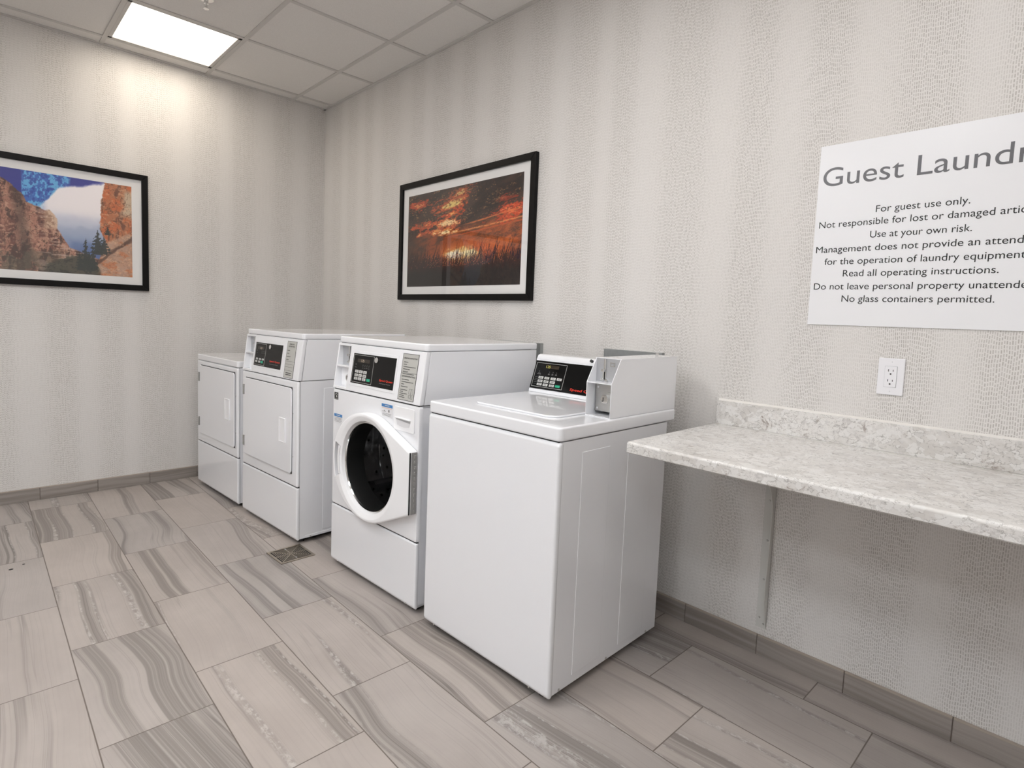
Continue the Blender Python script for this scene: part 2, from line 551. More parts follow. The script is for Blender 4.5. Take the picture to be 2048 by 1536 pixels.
# sprinkler head
t = thing('fire_sprinkler', (1.085, -1.2, H), 0, 'small chrome fire sprinkler hanging from the ceiling', 'sprinkler')
MB().cyl((0, 0), .036, -.004, .004, seg=32, bev=.0015).build('escutcheon', M['chrome'], t)
mb = MB().cyl((0, 0), .011, -.026, 0, seg=16)
for sx in (-1, 1): mb.box((sx * .010 - .002, -.003, -.046), (sx * .010 + .002, .003, -.024), .0008, 1)
mb.box((-.012, -.003, -.049), (.012, .003, -.045), .0008, 1)
mb.build('sprinkler_body', M['chrome'], t)
MB().cyl((0, 0), .014, -.0525, -.0505, seg=20).build('deflector', M['chrome'], t)

# ------------------------------------------------------------------ shared appliance pieces
FRONT = FM((0, 0, 0), (1, 0, 0), (0, 0, 1), (0, -1, 0))       # (x, z, towards the room)
SIDEX = FM((0, 0, 0), (0, 1, 0), (0, 0, 1), (1, 0, 0))        # (y, z, x): profiles drawn in depth and height
PLAN = None

def feet(root, hw, dep):
    for x in (-hw + .05, hw - .05):
        for y in (.05, dep - .06):
            MB().cyl((x, y), .018, 0, .026, seg=16).build('foot', M['rubber'], root)

def slab(root, hw, y0, y1, z0, z1, name='top_panel'):
    return MB().prism(rrect(-hw, hw, y0, y1, .018), z0, z1, None, .007, 3, ang=40).build(name, M['enamel'], root)

def text_bars(mb, u0, v0, widths, dv, h, mtx, lift):
    """rows of tiny illegible print"""
    for i, wd in enumerate(widths):
        u = u0; v = v0 - i * dv
        rnd = random.Random(int(wd * 1e5) + i)
        while u < u0 + wd - .001:
            q = min(rnd.uniform(.0035, .0095), u0 + wd - u)
            mb.box((u, v, 0), (u + q, v + h, lift), mtx=mtx)
            u += q + .0014

def screw(root, c, n0, mtx, r=.0035, name='screw', mat='steel'):
    return MB().cyl(c, r, n0, n0 + .002, mtx, 12, r * .7).build(name, M[mat], root)

def slope_face(y0, z0, sl):
    c = 1 / math.sqrt(1 + sl * sl)
    return FM((0, y0, z0), (1, 0, 0), (0, sl * c, c), (0, -c, sl * c)), c

def frame_lines(mb, u0, u1, v0, v1, wd, mtx, lift):
    mb.box((u0, v0, 0), (u1, v0 + wd, lift), mtx=mtx); mb.box((u0, v1 - wd, 0), (u1, v1, lift), mtx=mtx)
    mb.box((u0, v0, 0), (u0 + wd, v1, lift), mtx=mtx); mb.box((u1 - wd, v0, 0), (u1, v1, lift), mtx=mtx)

def coin_slot(parent, mtx, cu, v0, v1, n):
    """upright coin chute with return lever, seen in a niche"""
    t = MB()
    t.box((cu - .002, v0 + (v1 - v0) * .52, 0), (cu + .006, v1, n + .006), .0015, 2, mtx)
    t.box((cu - .011, v0 + (v1 - v0) * .42, 0), (cu + .004, v0 + (v1 - v0) * .54, n + .011), .002, 2, mtx)
    t.box((cu - .006, v0 + .002, 0), (cu - .0015, v0 + (v1 - v0) * .44, n + .004), .001, 1, mtx)
    t.box((cu + .0035, v0 + .002, 0), (cu + .0065, v0 + (v1 - v0) * .44, n + .003), .001, 1, mtx)
    t.cyl((cu - .009, v0 + .006), .005, 0, n + .006, mtx, 14, bev=.0012)
    t.cyl((cu + .010, v0 + .004), .005, 0, n + .005, mtx, 14, bev=.0012)
    o = t.build('coin_chute', M['chrome'], parent)
    MB().box((cu - .0012, v0 + .006, 0), (cu + .0032, v0 + (v1 - v0) * .42, n + .0015), mtx=mtx).build('coin_slot', M['dark'], parent, smooth=False)
    return o

# -------- machines with a slanted front console
def front_console(root, hw, zc, zs, yt, dep, panel_uv, keys, green, disp, digits, lock, brand, sub, sticker, frame_u, y_seam=.022):
    sl = yt / (zs - zc)
    CF, c = slope_face(0, zc, sl)
    V = lambda z: (z - zc) / c
    nl, nr = -hw + .009, -.228            # coin niche opening
    prof = [(0, zc), (yt, zs), (yt + y_seam, zs), (y_seam, zc)]
    MB().box((-hw + .009, .007, zc - .006), (hw - .009, dep - .04, zc + .002)).build('seam_shade', M['dark'], root, smooth=False)  # dark strip painting the shade into the seam below the console
    MB().box((-hw + .010, yt + .010, zs - .003), (hw - .010, dep - .04, zs + .003)).build('seam_shade', M['dark'], root, smooth=False)  # same painted shade under the top panel
    con = MB()
    con.prism(prof, nr, hw, SIDEX, .004, 2)
    con.prism([(0, zc), (yt, zs), (.062, zs), (.062, zc)], -hw, nl, SIDEX, .002, 1)
    con.prism([(0, zc), (sl * .012, zc + .012), (y_seam + .03, zc + .012), (y_seam + .03, zc)], nl - .002, nr + .002, SIDEX, .001, 1)
    yz = sl * (zs - zc - .012)
    con.prism([(yz, zs - .012), (yt, zs), (yt + .05, zs), (yt + .05, zs - .012)], nl - .002, nr + .002, SIDEX, .001, 1)
    con.box((nr - .002, .03, zc), (nr + .006, .062, zs))
    con = con.build('console', M['enamel'], root)
    zsh = zc + (zs - zc) * .505
    MB().prism([(sl * (zsh - zc) + .003, zsh - .006), (sl * (zsh - zc) + .003, zsh + .003), (.050, zsh + .003), (.050, zsh - .006)], nl, nr, SIDEX, .001, 1).build('niche_shelf', M['enamel'], con)
    bk = FM((0, .048, 0), (1, 0, 0), (0, 0, 1), (0, -1, 0))
    p = MB().box((nl, .048, zsh), (nr, .051, zs - .008)).build('coin_plate', M['coinplate'], con)
    lab(p, 'grey coin slot plate'); coin_slot(p, bk, (nl + nr) / 2 + .012, zsh + .012, zs - .014, .001)
    MB().box((nl, .042, zc + .01), (nr, .045, zsh - .002)).build('coin_box_plate', M['plastic'], con)
    bk2 = FM((0, .042, 0), (1, 0, 0), (0, 0, 1), (0, -1, 0))
    MB().cyl(((nl + nr) / 2 + .016, zc + .052), .016, 0, .010, bk2, 24, bev=.002).build('coin_box_lock', M['chrome'], con)
    MB().box(((nl + nr) / 2 + .010, zc + .046, .010), ((nl + nr) / 2 + .020, zc + .060, .0107), mtx=bk2).build('keyhole', M['dark'], con, smooth=False)
    # rear cabinet of the console
    MB().prism([(y_seam + .0015, zc), (yt + y_seam + .0015, zs), (dep - .01, zs), (dep - .01, zc)], nr + .01, hw - .0012, SIDEX, .002, 1).box((-hw + .0012, .064, zc), (nr + .012, dep - .01, zs), .002, 1).build('console_cabinet', M['enamel'], root)
    MB().box((nl, .054, zc + .002), (nr, .058, zs - .002)).build('niche_back', M['plastic'], root)
    # recessed surround line and black control panel
    u0, u1, z0, z1 = panel_uv
    v0, v1 = V(z0), V(z1)
    MB().box((u0 - .012, v0 - .012, 0), (u1 + .012, v1 + .012, .0016), .0014, 2, CF).build('panel_bezel', M['enamel'], con)
    cp = MB().box((u0, v0, 0), (u1, v1, .0026), .0006, 1, CF).build('control_panel', M['black'], root)
    lab(cp, 'black glossy control panel with keypad')
    t = MB(); frame_lines(t, u0 + .006, frame_u, v0 + .006, v1 - .006, .0011, CF, .0030)
    t.build('panel_outline', M['line'], cp, smooth=False)
    for (u, z, wd, hh) in keys:
        MB().box((u, V(z) - hh, 0), (u + wd, V(z), .0038), .0012, 2, CF).build('button', M['key'], cp)
    t = MB()
    for (u, z, wd, hh) in keys:
        t.box((u + wd * .2, V(z) - hh * .42, 0), (u + wd * .8, V(z) - hh * .30, .0040), mtx=CF)
        t.box((u + wd * .28, V(z) - hh * .72, 0), (u + wd * .74, V(z) - hh * .58, .0040), mtx=CF)
    t.build('button_print', M['ink'], cp, smooth=False)
    u, z, wd, hh = green
    lab(MB().box((u, V(z) - hh, 0), (u + wd, V(z), .0038), .0012, 2, CF).build('start_button', M['green'], cp), 'green start button')
    a, b, za, zb = disp
    MB().box((a, V(za), 0), (b, V(zb), .0030), mtx=CF).build('display', M['lcd'], cp, smooth=False)
    MB().text(digits, a + .030, V(za) + .002, height=(V(zb) - V(za)) * .72, align='LEFT', mtx=CF, lift=.0034).build('display_digits', M['dimdigit'], cp, smooth=False)
    t = MB()
    for k in range(4):
        uu = u0 + .084 + k * .0165
        t.box((uu, V(zc + .113), 0), (uu + .009, V(zc + .1145), .0030), mtx=CF)
        t.box((uu + .0035, V(zc + .120), 0), (uu + .0050, V(zc + .129), .0030), mtx=CF)
    t.box((u0 + .022, V(zc + .113), 0), (u0 + .036, V(zc + .1145), .0030), mtx=CF)
    t.cyl((u0 + .029, V(zc + .127)), .0025, 0, .0030, CF, 10)
    t.build('indicator_print', M['dimline'], cp, smooth=False)
    MB().cyl((lock[0], V(lock[1])), .0125, 0, .007, CF, 24, bev=.002).build('panel_lock', M['chrome'], root)
    b0, b1, zb0, sz0, bh = brand
    lab(MB().text('Speed Queen', b0, V(zb0), height=bh, width=b1 - b0, mtx=CF, lift=.0032, bold=.018, shear=.12).build('brand_lettering', M['red'], cp, smooth=False), 'red brand lettering')
    MB().text(sub, b0 + .002, V(sz0), height=bh * .50, width=(b1 - b0) * .84, mtx=CF, lift=.0032, bold=.01).build('model_lettering', M['greyink'], cp, smooth=False)
    # instruction sticker
    s0, s1, zs0, zs1, kind = sticker
    q0, q1 = V(zs0), V(zs1)
    st = MB().box((s0, q0, 0), (s1, q1, .0012), .0004, 1, CF).build('instruction_label', M['label'], root)
    lab(st, 'grey instruction sticker')
    t = MB(); frame_lines(t, s0, s1, q0, q1, .0016, CF, .0015)
    wd = s1 - s0; hh = q1 - q0
    if kind == 'washer':
        qm = q0 + hh * .585
        t.box((s0, qm, 0), (s1, qm + .0012, .0015), mtx=CF)
        t.text('OPERATING INSTRUCTIONS', (s0 + s1) / 2, q1 - .022, height=.0058, width=wd * .84, align='CENTER', mtx=CF, lift=.0016, bold=.02)
        t.text('DISPENSER INSTRUCTIONS', (s0 + s1) / 2, qm - .017, height=.0058, width=wd * .84, align='CENTER', mtx=CF, lift=.0016, bold=.02)
        text_bars(t, s0 + .012, q1 - .037, [.028, .022, .084, .046, .034, .078], .0098, .0026, CF, .0016)
        text_bars(t, s0 + .012, qm - .029, [.048, .082, .022, .046], .0098, .0026, CF, .0016)
        text_bars(t, s0 + .010, q0 + .042, [.050, .022, .050, .030, .036], .0078, .0024, CF, .0016)
        for (a, b, cc, dd) in ((.072, .086, .030, .050), (.086, .098, .026, .050), (.072, .086, .012, .026), (.086, .098, .010, .022)):
            frame_lines(t, s0 + a, s0 + b, q0 + cc, q0 + dd, .0008, CF, .0016)
    else:
        t.text('OPERATING', (s0 + s1) / 2, q1 - .019, height=.0062, width=wd * .52, align='CENTER', mtx=CF, lift=.0016, bold=.02)
        t.text('INSTRUCTIONS', (s0 + s1) / 2, q1 - .031, height=.0062, width=wd * .66, align='CENTER', mtx=CF, lift=.0016, bold=.02)
        text_bars(t, s0 + .008, q1 - .051, [.028, .024, .042, .026], .0165, .0028, CF, .0016)
        for f in (.445, .365, .29, .195):
            t.box((s0 + .004, q0 + hh * f, 0), (s1 - (.0 if f == .445 else .014), q0 + hh * f + .0011, .0015), mtx=CF)
        text_bars(t, s0 + .020, q0 + .024, [.060, .060], .0095, .0038, CF, .0016)
    t.build('label_print', M['ink'], st, smooth=False)
    return con

def lower_body(root, hw, dep, zm, ztop, hollow=False):
    if hollow:                                            # sheet shell around the drum
        cbm = MB(); a_, b_ = -hw + .003, hw - .003; y1_ = dep - .03
        for p, q in (((a_, .018, .026), (a_ + .012, y1_, ztop)), ((b_ - .012, .018, .026), (b_, y1_, ztop)), ((a_, y1_ - .012, .026), (b_, y1_, ztop)),
                     ((a_, .018, .026), (b_, y1_, .04)), ((a_, .018, ztop - .012), (b_, y1_, ztop))):
            cbm.box(p, q, .003, 2)
        cbm.build('cabinet', M['enamel'], root)
    else:
        MB().box((-hw + .003, .018, .026), (hw - .003, dep - .03, ztop), .004, 2).build('cabinet', M['enamel'], root)
    MB().box((-hw + .006, .007, zm - .006), (hw - .006, .021, zm + .006)).build('seam_shade', M['dark'], root, smooth=False)  # dark strip painting shade into the seam between front panels
    MB().box((-hw + .035, .045, .012), (hw - .03, dep - .05, .027)).build('light_block', M['dark'], root, smooth=False)  # added dark box that blocks light under the machine
    prof = [(.010, .022), (.002, .030), (0, .040), (0, zm - .0006), (.02, zm - .0006), (.02, .022)]
    MB().prism(prof, -hw, hw, SIDEX, .008, 3, ang=50).build('lower_panel', M['enamel'], root)
    for x in (-hw + .07, hw - .06):
        screw(root, (x, .0335), .001, FRONT)
    feet(root, hw, dep)

# ------------------------------------------------------------------ front-load washer
hw = .3419; dep = .7148
t = thing('front_load_washer', (2.2849, -.8702, 0), R(2.402), 'white coin-operated front-load washer with round dark glass door, third machine from the end wall', 'washing machine', 'laundry machines along the wall')
fwm = t
lower_body(t, hw, dep, .3055, .8745, True)
for sx in (1,):
    MB().box((hw - .004, .16, .055), (hw - .001, dep - .05, .83), .0015, 1).build('side_embossing', M['enamel'], t)
slab(t, hw, .0302, dep, 1.0955, 1.1265)
kw, kh = .0262, .0125
front_console(t, hw, .8769, 1.0941, .0302, dep, (-.190, .149, .917, 1.0535),
              [(-.1600, .9785, .0275, .0125), (-.1265, .9785, .0290, .0125), (-.0915, .9785, .0270, .0135),
               (-.1610, .9615, .0270, .0125), (-.1280, .9615, .0270, .0125), (-.0930, .9615, .0275, .0135),
               (-.1620, .9460, .0270, .0125), (-.1290, .9460, .0270, .0125), (-.0945, .9460, .0275, .0125)],
              (-.0590, .9462, .0275, .0125), (-.150, -.050, 1.0145, 1.0305), '1.75', (.004, 1.034),
              (.0416, .1415, .9465, .9350, .0085), 'Commercial Washer', (.1895, .2980, .8872, 1.0795, 'washer'), -.018)
# door: a ring that widens to a hinged flank on the right
cx, cz = .010, .560
ell = [(cx + .276 * math.cos(a), cz + .242 * math.sin(a)) for a in np.linspace(0, 2 * math.pi, 240, endpoint=False)]
def hull(pts):
    pts = sorted(pts)
    def half(ps):
        h = []
        for p in ps:
            while len(h) > 1 and (h[-1][0] - h[-2][0]) * (p[1] - h[-2][1]) - (h[-1][1] - h[-2][1]) * (p[0] - h[-2][0]) <= 0: h.pop()
            h.append(p)
        return h
    a = half(pts); b = half(pts[::-1])
    return a[:-1] + b[:-1]
def radial(poly, c, ang):
    d = (math.cos(ang), math.sin(ang)); best = 0
    for i in range(len(poly)):
        p, q = poly[i], poly[(i + 1) % len(poly)]
        ex_, ey_ = q[0] - p[0], q[1] - p[1]
        den = d[0] * ey_ - d[1] * ex_
        if abs(den) < 1e-12: continue
        tt = ((p[0] - c[0]) * ey_ - (p[1] - c[1]) * ex_) / den
        ss = ((p[0] - c[0]) * d[1] - (p[1] - c[1]) * d[0]) / den
        if tt > 0 and -1e-9 <= ss <= 1 + 1e-9: best = max(best, tt)
    return best
def ell_r(ang, rx, rz): return 1 / math.sqrt((math.cos(ang) / rx) ** 2 + (math.sin(ang) / rz) ** 2)
def door_poly(ins):
    e = [(p[0], p[1]) for p in ell if p[0] < .16]
    e = [(cx + (p[0] - cx) * (1 - ins / .276), cz + (p[1] - cz) * (1 - ins / .242)) for p in e]
    return hull(e + [(.337 - ins * .2, .692 - ins), (.337 - ins * .2, .432 + ins)])
N = 288
angs = [2 * math.pi * i / N for i in range(N)]
def notch(a):
    """the left of the ring is cut away for the pull handle"""
    x_, z_ = math.cos(a), math.sin(a)
    return x_ < 0 and -.345 < z_ / max(1e-6, -x_) < .305
def ring(ins, n, nr=None):
    P = door_poly(ins); out = []
    for a in angs:
        r = radial(P, (cx, cz), a)
        if notch(a): r = min(r, .218 - ins * .3)
        out.append((cx + r * math.cos(a), cz + r * math.sin(a), n))
    return out
def circ(r, n): return [(cx + r * math.cos(a), cz + r * math.sin(a), n) for a in angs]
def rring(ins, n):
    P = rrect(-hw + ins, hw - ins, .3085 + ins, .8735 - ins, .010, 4)
    return [(cx + radial(P, (cx, cz), a) * math.cos(a), cz + radial(P, (cx, cz), a) * math.sin(a), n) for a in pang]
pang = sorted(angs + [math.atan2(z_ - cz, x_ - cx) % (2 * math.pi) for x_, z_ in rrect(-hw, hw, .3085, .8735, .010, 4)])
def pcirc(r, n): return [(cx + r * math.cos(a), cz + r * math.sin(a), n) for a in pang]
MB().loft([rring(0, -.02), rring(0, -.010), rring(.003, -.003), rring(.010, 0), pcirc(.205, 0), pcirc(.203, -.022)], FRONT).build('front_panel', M['enamel'], t)
bt_ = MB().loft([[(cx + .2025 * math.cos(a), cz + .2025 * math.sin(a), .004) for a in angs],
                 [(cx + .194 * math.cos(a), cz + .194 * math.sin(a), -.012) for a in angs], [(cx + .186 * math.cos(a), cz + .186 * math.sin(a), -.075) for a in angs],
                 [(cx + .235 * math.cos(a), cz + .235 * math.sin(a), -.080) for a in angs]], FRONT).build('door_gasket', M['rubber'], t)
lab(bt_, 'black rubber door gasket')
dm = MB(); rg = []
for n_, r_ in ((-.078, .236), (-.11, .262), (-.20, .262), (-.21, .256), (-.22, .262), (-.34, .262), (-.35, .254), (-.36, .262), (-.44, .262), (-.47, .22), (-.48, .08)):
    rg.append([(cx + r_ * math.cos(a), cz + r_ * math.sin(a), n_) for a in angs])
dm.loft(rg, FRONT, cap1=True)
for k in range(3):
    a = R(100 + 120 * k)
    mm = FRONT @ Matrix.Translation((cx, cz, 0)) @ Matrix.Rotation(a, 4, 'Z')
    dm.prism([(.262, -.035), (.205, -.010), (.205, .010), (.262, .035)], -.43, -.12, mm, .006, 2)
dm.build('drum', M['drum'], t)
dr = MB().loft([ring(0, .002), ring(0, .032), ring(.0015, .0365), ring(.005, .0395), ring(.009, .0405), circ(.229, .0405), circ(.226, .0402), circ(.208, .034), circ(.2045, .031), circ(.201, .012)], FRONT).build('door', M['plastic'], t)
rr = MB()
rr.loft([circ(.201, .014), circ(.2005, .019), circ(.196, .020), circ(.194, .014)], FRONT)
rr.build('door_rim', M['chrome'], dr)
g = MB().loft([[(cx + r * math.cos(a), cz + r * math.sin(a), n) for a in angs] for r, n in ((.1965, .013), (.192, .008), (.180, .002), (.150, -.006), (.11, -.012), (.06, -.016), (.02, -.017))], FRONT, cap1=True)
# the steel drum and rubber boot seen through the glass bowl
glass = g.build('door_glass', M['doorglass'], dr)
lab(glass, 'dark bulging door glass')
# pull handle: crescent lip and recess with two screws
def cres(r0x, r0z, r1x, r1z, n0, n1, mat, name):
    a0, a1 = math.pi - .30, math.pi + .335
    pts = [(cx + r0x * math.cos(a), cz + r0z * math.sin(a)) for a in np.linspace(a0, a1, 20)]
    pts += [(cx + r1x * math.cos(a), cz + r1z * math.sin(a)) for a in np.linspace(a1, a0, 20)]
    return MB().prism(pts, n0, n1, FRONT, .0012, 1, ang=45).build(name, M[mat], dr)
cres(.268, .300, .258, .290, .001, .040, 'plastic', 'handle')
cres(.259, .291, .214, .225, .001, .012, 'coinplate', 'handle_recess')
for dz in (.045, -.028):
    screw(dr, (cx - .236, cz + dz), .012, FRONT, .0045)
# hinge strip on the right flank of the door
hg = MB()
hg.box((.3375, .4345, .004), (.3395, .690, .030), .0004, 1, FRONT)
for k in range(11):
    z0_ = .4400 + k * .0225
    hg.box((.3385, z0_, .010), (.3425, z0_ + .0135, .018), .001, 1, FRONT)
lab(hg.build('door_hinge', M['hinge'], dr), 'steel piano hinge')
MB().box((.336, .4345, .033), (.3380, .690, .0392), mtx=FRONT).build('hinge_gap', M['dark'], dr, smooth=False)
# detergent drawer
dd = MB().prism(rrect(.172, .315, .758, .858, .008), .0005, .004, FRONT, .0018, 2, ang=40).build('detergent_drawer', M['plastic'], t)
MB().prism([(.190, .810)] + [(.190 + .098 * k / 8, .8115 - .004 * math.sin(math.pi * k / 8) * 0) for k in range(1, 9)] + [(.284, .781)] + [(.284 - .086 * k / 8, .781 - .006 * math.sin(math.pi * k / 8)) for k in range(1, 8)] + [(.198, .781)], .004, .0046, FRONT).build('drawer_pull_scoop', M['paper'], dd)
MB().prism([(.189, .807), (.290, .806), (.289, .796), (.192, .803)], .0044, .0050, FRONT).build('drawer_pull_painted_shadow', M['coinplate'], dd)  # grey plate painting the shadow under the pull lip
MB().prism([(.186, .814), (.292, .813), (.292, .808), (.188, .809)], .004, .011, FRONT, .0015, 2).build('drawer_pull_lip', M['plastic'], dd)
# stickers on the front
es = MB().box((-.324, .822, 0), (-.289, .857, .0008), mtx=FRONT).build('energy_label', M['ink'], t, smooth=False)
lab(es, 'small black energy rating label')
lt = MB()
for k in range(14):
    a0, a1 = R(20 + k * 11), R(20 + (k + 1) * 11)
    lt.prism([(-.3065 + .011 * math.cos(a0), .8415 + .011 * math.sin(a0)), (-.3065 + .011 * math.cos(a1), .8415 + .011 * math.sin(a1)),
              (-.3065 + .0096 * math.cos(a1), .8415 + .0096 * math.sin(a1)), (-.3065 + .0096 * math.cos(a0), .8415 + .0096 * math.sin(a0))], .0008, .0012, FRONT)
star = []
for k in range(10):
    r_ = .0075 if k % 2 == 0 else .0031; a = R(90 + 36 * k)
    star.append((-.3035 + r_ * math.cos(a), .8375 + r_ * math.sin(a)))
lt.prism(star, .0008, .0012, FRONT)
lt.text('ENERGY STAR', -.3065, .8238, height=.0034, width=.030, align='CENTER', mtx=FRONT, lift=.0012, bold=.02)
lt.build('label_mark', M['line'], es, smooth=False)
def notice(u0, u1, v0, v1, frac, nm):
    p = MB().box((u0, v0, 0), (u1, v1, .0006), mtx=FRONT).build(nm, M['paper'], t, smooth=False)
    MB().box((u0, v1 - (v1 - v0) * frac, .0005), (u1, v1, .0010), mtx=FRONT).build('label_header', M['blue'], p, smooth=False)
    q = MB(); text_bars(q, u0 + (u1 - u0) * .30, v1 - (v1 - v0) * frac * .62, [(u1 - u0) * .42], .01, (v1 - v0) * frac * .28, FRONT, .0013)
    q.build('header_print', M['line'], p, smooth=False)
    return p
n1 = notice(-.3235, -.2500, .712, .754, .33, 'notice_label')
q = MB(); text_bars(q, -.3215, .734, [.066, .060, .067, .058], .0062, .0018, FRONT, .0010); q.build('label_print', M['greyink'], n1, smooth=False)
n2 = notice(.077, .158, .800, .855, .24, 'notice_label')
q = MB(); text_bars(q, .080, .821, [.030], .006, .0016, FRONT, .0010); text_bars(q, .084, .8135, [.066, .060, .062], .0046, .0015, FRONT, .0010)
q.box((.127, .8215, 0), (.136, .8315, .0010), mtx=FRONT); q.box((.094, .8245, 0), (.102, .8275, .0010), mtx=FRONT)
q.build('label_print', M['greyink'], n2, smooth=False)
q = MB(); text_bars(q, .079, .8365, [.074], .0050, .0016, FRONT, .0010)
q.build('label_orange_print', M['orange'], n2, smooth=False)

# ------------------------------------------------------------------ tall dryer with console
def dryer_door(root, x0, x1, z0, z1, hx0, hx1, hz0, hz1, hgx):
    d = MB().prism([(x0, z0), (x1 - .018, z0)] + [(x1 - .018 + .018 * math.sin(R(a)), z0 + .018 - .018 * math.cos(R(a))) for a in range(15, 91, 15)]
                   + [(x1 - .018 + .018 * math.cos(R(a)), z1 - .018 + .018 * math.sin(R(a))) for a in range(0, 91, 15)] + [(x0, z1)], .003, .011, FRONT, .003, 2, ang=40).build('door', M['enamel'], root)
    MB().box((x0 + .004, z0 - .003, .0005), (x1 - .004, z1 + .003, .003), mtx=FRONT).build('door_gap_shade', M['dark'], d, smooth=False)  # dark plate painting the shadow in the gap round the door
    hn = MB()
    frame_w = .008
    hn.prism(rrect(hx0, hx1, hz0, hz1, .006, 3), .010, .0125, FRONT, .001, 1, ang=40)
    for a, b in (((hx0, hz0), (hx0 + frame_w, hz1)), ((hx1 - frame_w * 1.5, hz0), (hx1, hz1)), ((hx0, hz1 - frame_w), (hx1, hz1)), ((hx0, hz0), (hx1, hz0 + frame_w * .6))):
        hn.box((*a, .011), (*b, .019 if a[0] > hx0 + .01 else .0155), .0022, 2, FRONT)
    lab(hn.build('door_handle', M['plastic'], d), 'white recessed pull handle')
    for z in (.455, .762):
        h = MB().box((hgx - .006, z - .030, .001), (hgx + .006, z + .030, .012), .001, 1, FRONT)
        for k in (-.015, .015): h.cyl((hgx, z + k), .0032, .012, .0135, FRONT, 10)
        lab(h.build('door_hinge', M['hinge'], d), 'dark steel hinge')
    for z in (.70, .47):
        screw(root, (x1 + .008, z), .001, FRONT, .003)
    return d

hw = .3447; dep = .6877
t = thing('tumble_dryer', (1.3019, -.9493, 0), R(3.312), 'tall white coin-operated dryer with black control panel, second machine from the end wall', 'dryer', 'laundry machines along the wall')
lower_body(t, hw, dep, .3075, .8725)
MB().box((hw - .004, .150, .053), (hw - .0012, dep - .06, .830), .0018, 1).build('side_embossing', M['enamel'], t)
kp = MB().prism(rrect(.050, dep - .06, .0275, .0415, .004, 3), hw - .004, hw - .0008, SIDEX, .0006, 1, ang=40).build('kick_strip', M['enamel'], t)
screw(kp, (.081, .033), hw - .001, SIDEX, .0045)
MB().box((-hw, 0, .3105), (hw, .02, .8715), .010, 3).build('front_panel', M['enamel'], t)
dryer_door(t, -.290, .294, .378, .834, .163, .238, .533, .665, -.306)
slab(t, hw, .0287, dep, 1.0905, 1.1213)
front_console(t, hw, .8747, 1.0895, .0287, dep, (-.1975, .1385, .9148, 1.0475),
              [(-.1745, .9590, .0245, .0100), (-.1355, .9590, .0245, .0100), (-.0975, .9590, .0245, .0100),
               (-.1790, .9445, .0245, .0100), (-.1400, .9440, .0245, .0110)],
              (-.1085, .9440, .0275, .0125), (-.165, -.085, 1.0090, 1.0255), '1.25', (-.0075, 1.030),
              (.0005, .1270, .9480, .9340, .0090), 'Commercial Dryer', (.1830, .2850, .8815, 1.0755, 'dryer'), -.062)

# ------------------------------------------------------------------ low dryer in the corner
hw = .3435; dep = .70
t = thing('tumble_dryer', (.5366, -.9895, 0), R(3.099), 'low white dryer with plain flat top and no front controls, closest to the end wall', 'dryer', 'laundry machines along the wall')
lower_body(t, hw, dep, .3115, .8740)
MB().box((-hw, 0, .3145), (hw, .02, .8735), .010, 3).build('front_panel', M['enamel'], t)
dryer_door(t, -.268, .313, .377, .843, .174, .2575, .539, .672, -.291)
slab(t, hw, 0, dep, .8765, .9152)

# ------------------------------------------------------------------ top-load washer
hw = .334; dep = .7174
t = thing('top_load_washer', (3.034, -.8587, 0), R(1.375), 'white top-load washer with coin box at its back corner, nearest the counter', 'washing machine', 'laundry machines along the wall')
cb = MB().box((-hw + .005, .014, .030), (hw - .005, .660, .8645), .003, 2)
for y0, y1 in ((.122, .279), (.392, .557)):
    cb.box((hw - .007, y0, .060), (hw - .0032, y1, .820), .0019, 2)
cb.build('cabinet', M['enamel'], t)
prof = [(.012, .022), (.003, .031), (0, .042), (0, .850), (.004, .860), (.012, .8648), (.026, .8648), (.026, .022)]
MB().prism(prof, -hw + .003, hw - .003, SIDEX, .010, 3, ang=50).build('front_panel', M['enamel'], t)
for x in (-hw + .075, hw - .085): screw(t, (x, .0325), .001, FRONT)
SR = FM((hw - .005, 0, 0), (0, 1, 0), (0, 0, 1), (1, 0, 0))
for y in (.057, .3214, .588): screw(t, (y, .0375), -.0005, SR, .0052)
feet(t, hw - .01, .66)
slab(t, hw, 0, dep, .8673, .9119)
MB().box((-hw + .012, .009, .862), (hw - .012, .64, .869)).build('seam_shade', M['dark'], t, smooth=False)  # dark strip painting the seam shade under the top slab
MB().box((-hw + .04, .045, .012), (hw - .035, .61, .031)).build('light_block', M['dark'], t, smooth=False)  # added dark box keeping the space beneath the washer black
lid = MB().prism(rrect(-.205, .212, .112, .492, .045, 8), .9112, .9190, None, .0045, 3, ang=40)
lid.build('lid', M['enamel'], t)
MB().box((-.040, .083, .9115), (.098, .096, .9122), .0003, 1).build('lid_grip_groove', M['enamel'], t)
# back console
y0, z0, sl = .572, .9119, .3377
CF, c = slope_face(y0, z0, sl)
V = lambda z: (z - z0) / c
con = MB().prism([(y0, z0), (.6214, 1.0585), (.6275, 1.074), (.634, 1.0805), (.645, 1.0835), (.705, 1.0835), (.705, z0)], -.333, .2185, SIDEX, .0035, 2, ang=25).build('console', M['enamel'], t)
MB().box((-.333, V(1.0600), .0), (.2185, V(1.0640), .0012), .0005, 1, CF).build('console_ridge', M['enamel'], con)
cp = MB().box((-.3292, V(.9285), 0), (.2080, V(1.0535), .0026), .0006, 1, CF).build('control_panel', M['black'], t)
lab(cp, 'black glossy control panel with keypad')
q = MB(); frame_lines(q, -.3207, -.1425, V(.9372), V(1.0441), .0012, CF, .0030); q.build('panel_outline', M['line'], cp, smooth=False)
keys = []
for k, z in enumerate((.9845, .9690, .9540)):
    for j_, u in enumerate((-.2905, -.2545, -.2180)):
        keys.append((u, z, .0290 - .001 * (j_ == 1), .0110))
keys.append((-.1820, .9850, .0275, .0110))
q = MB()
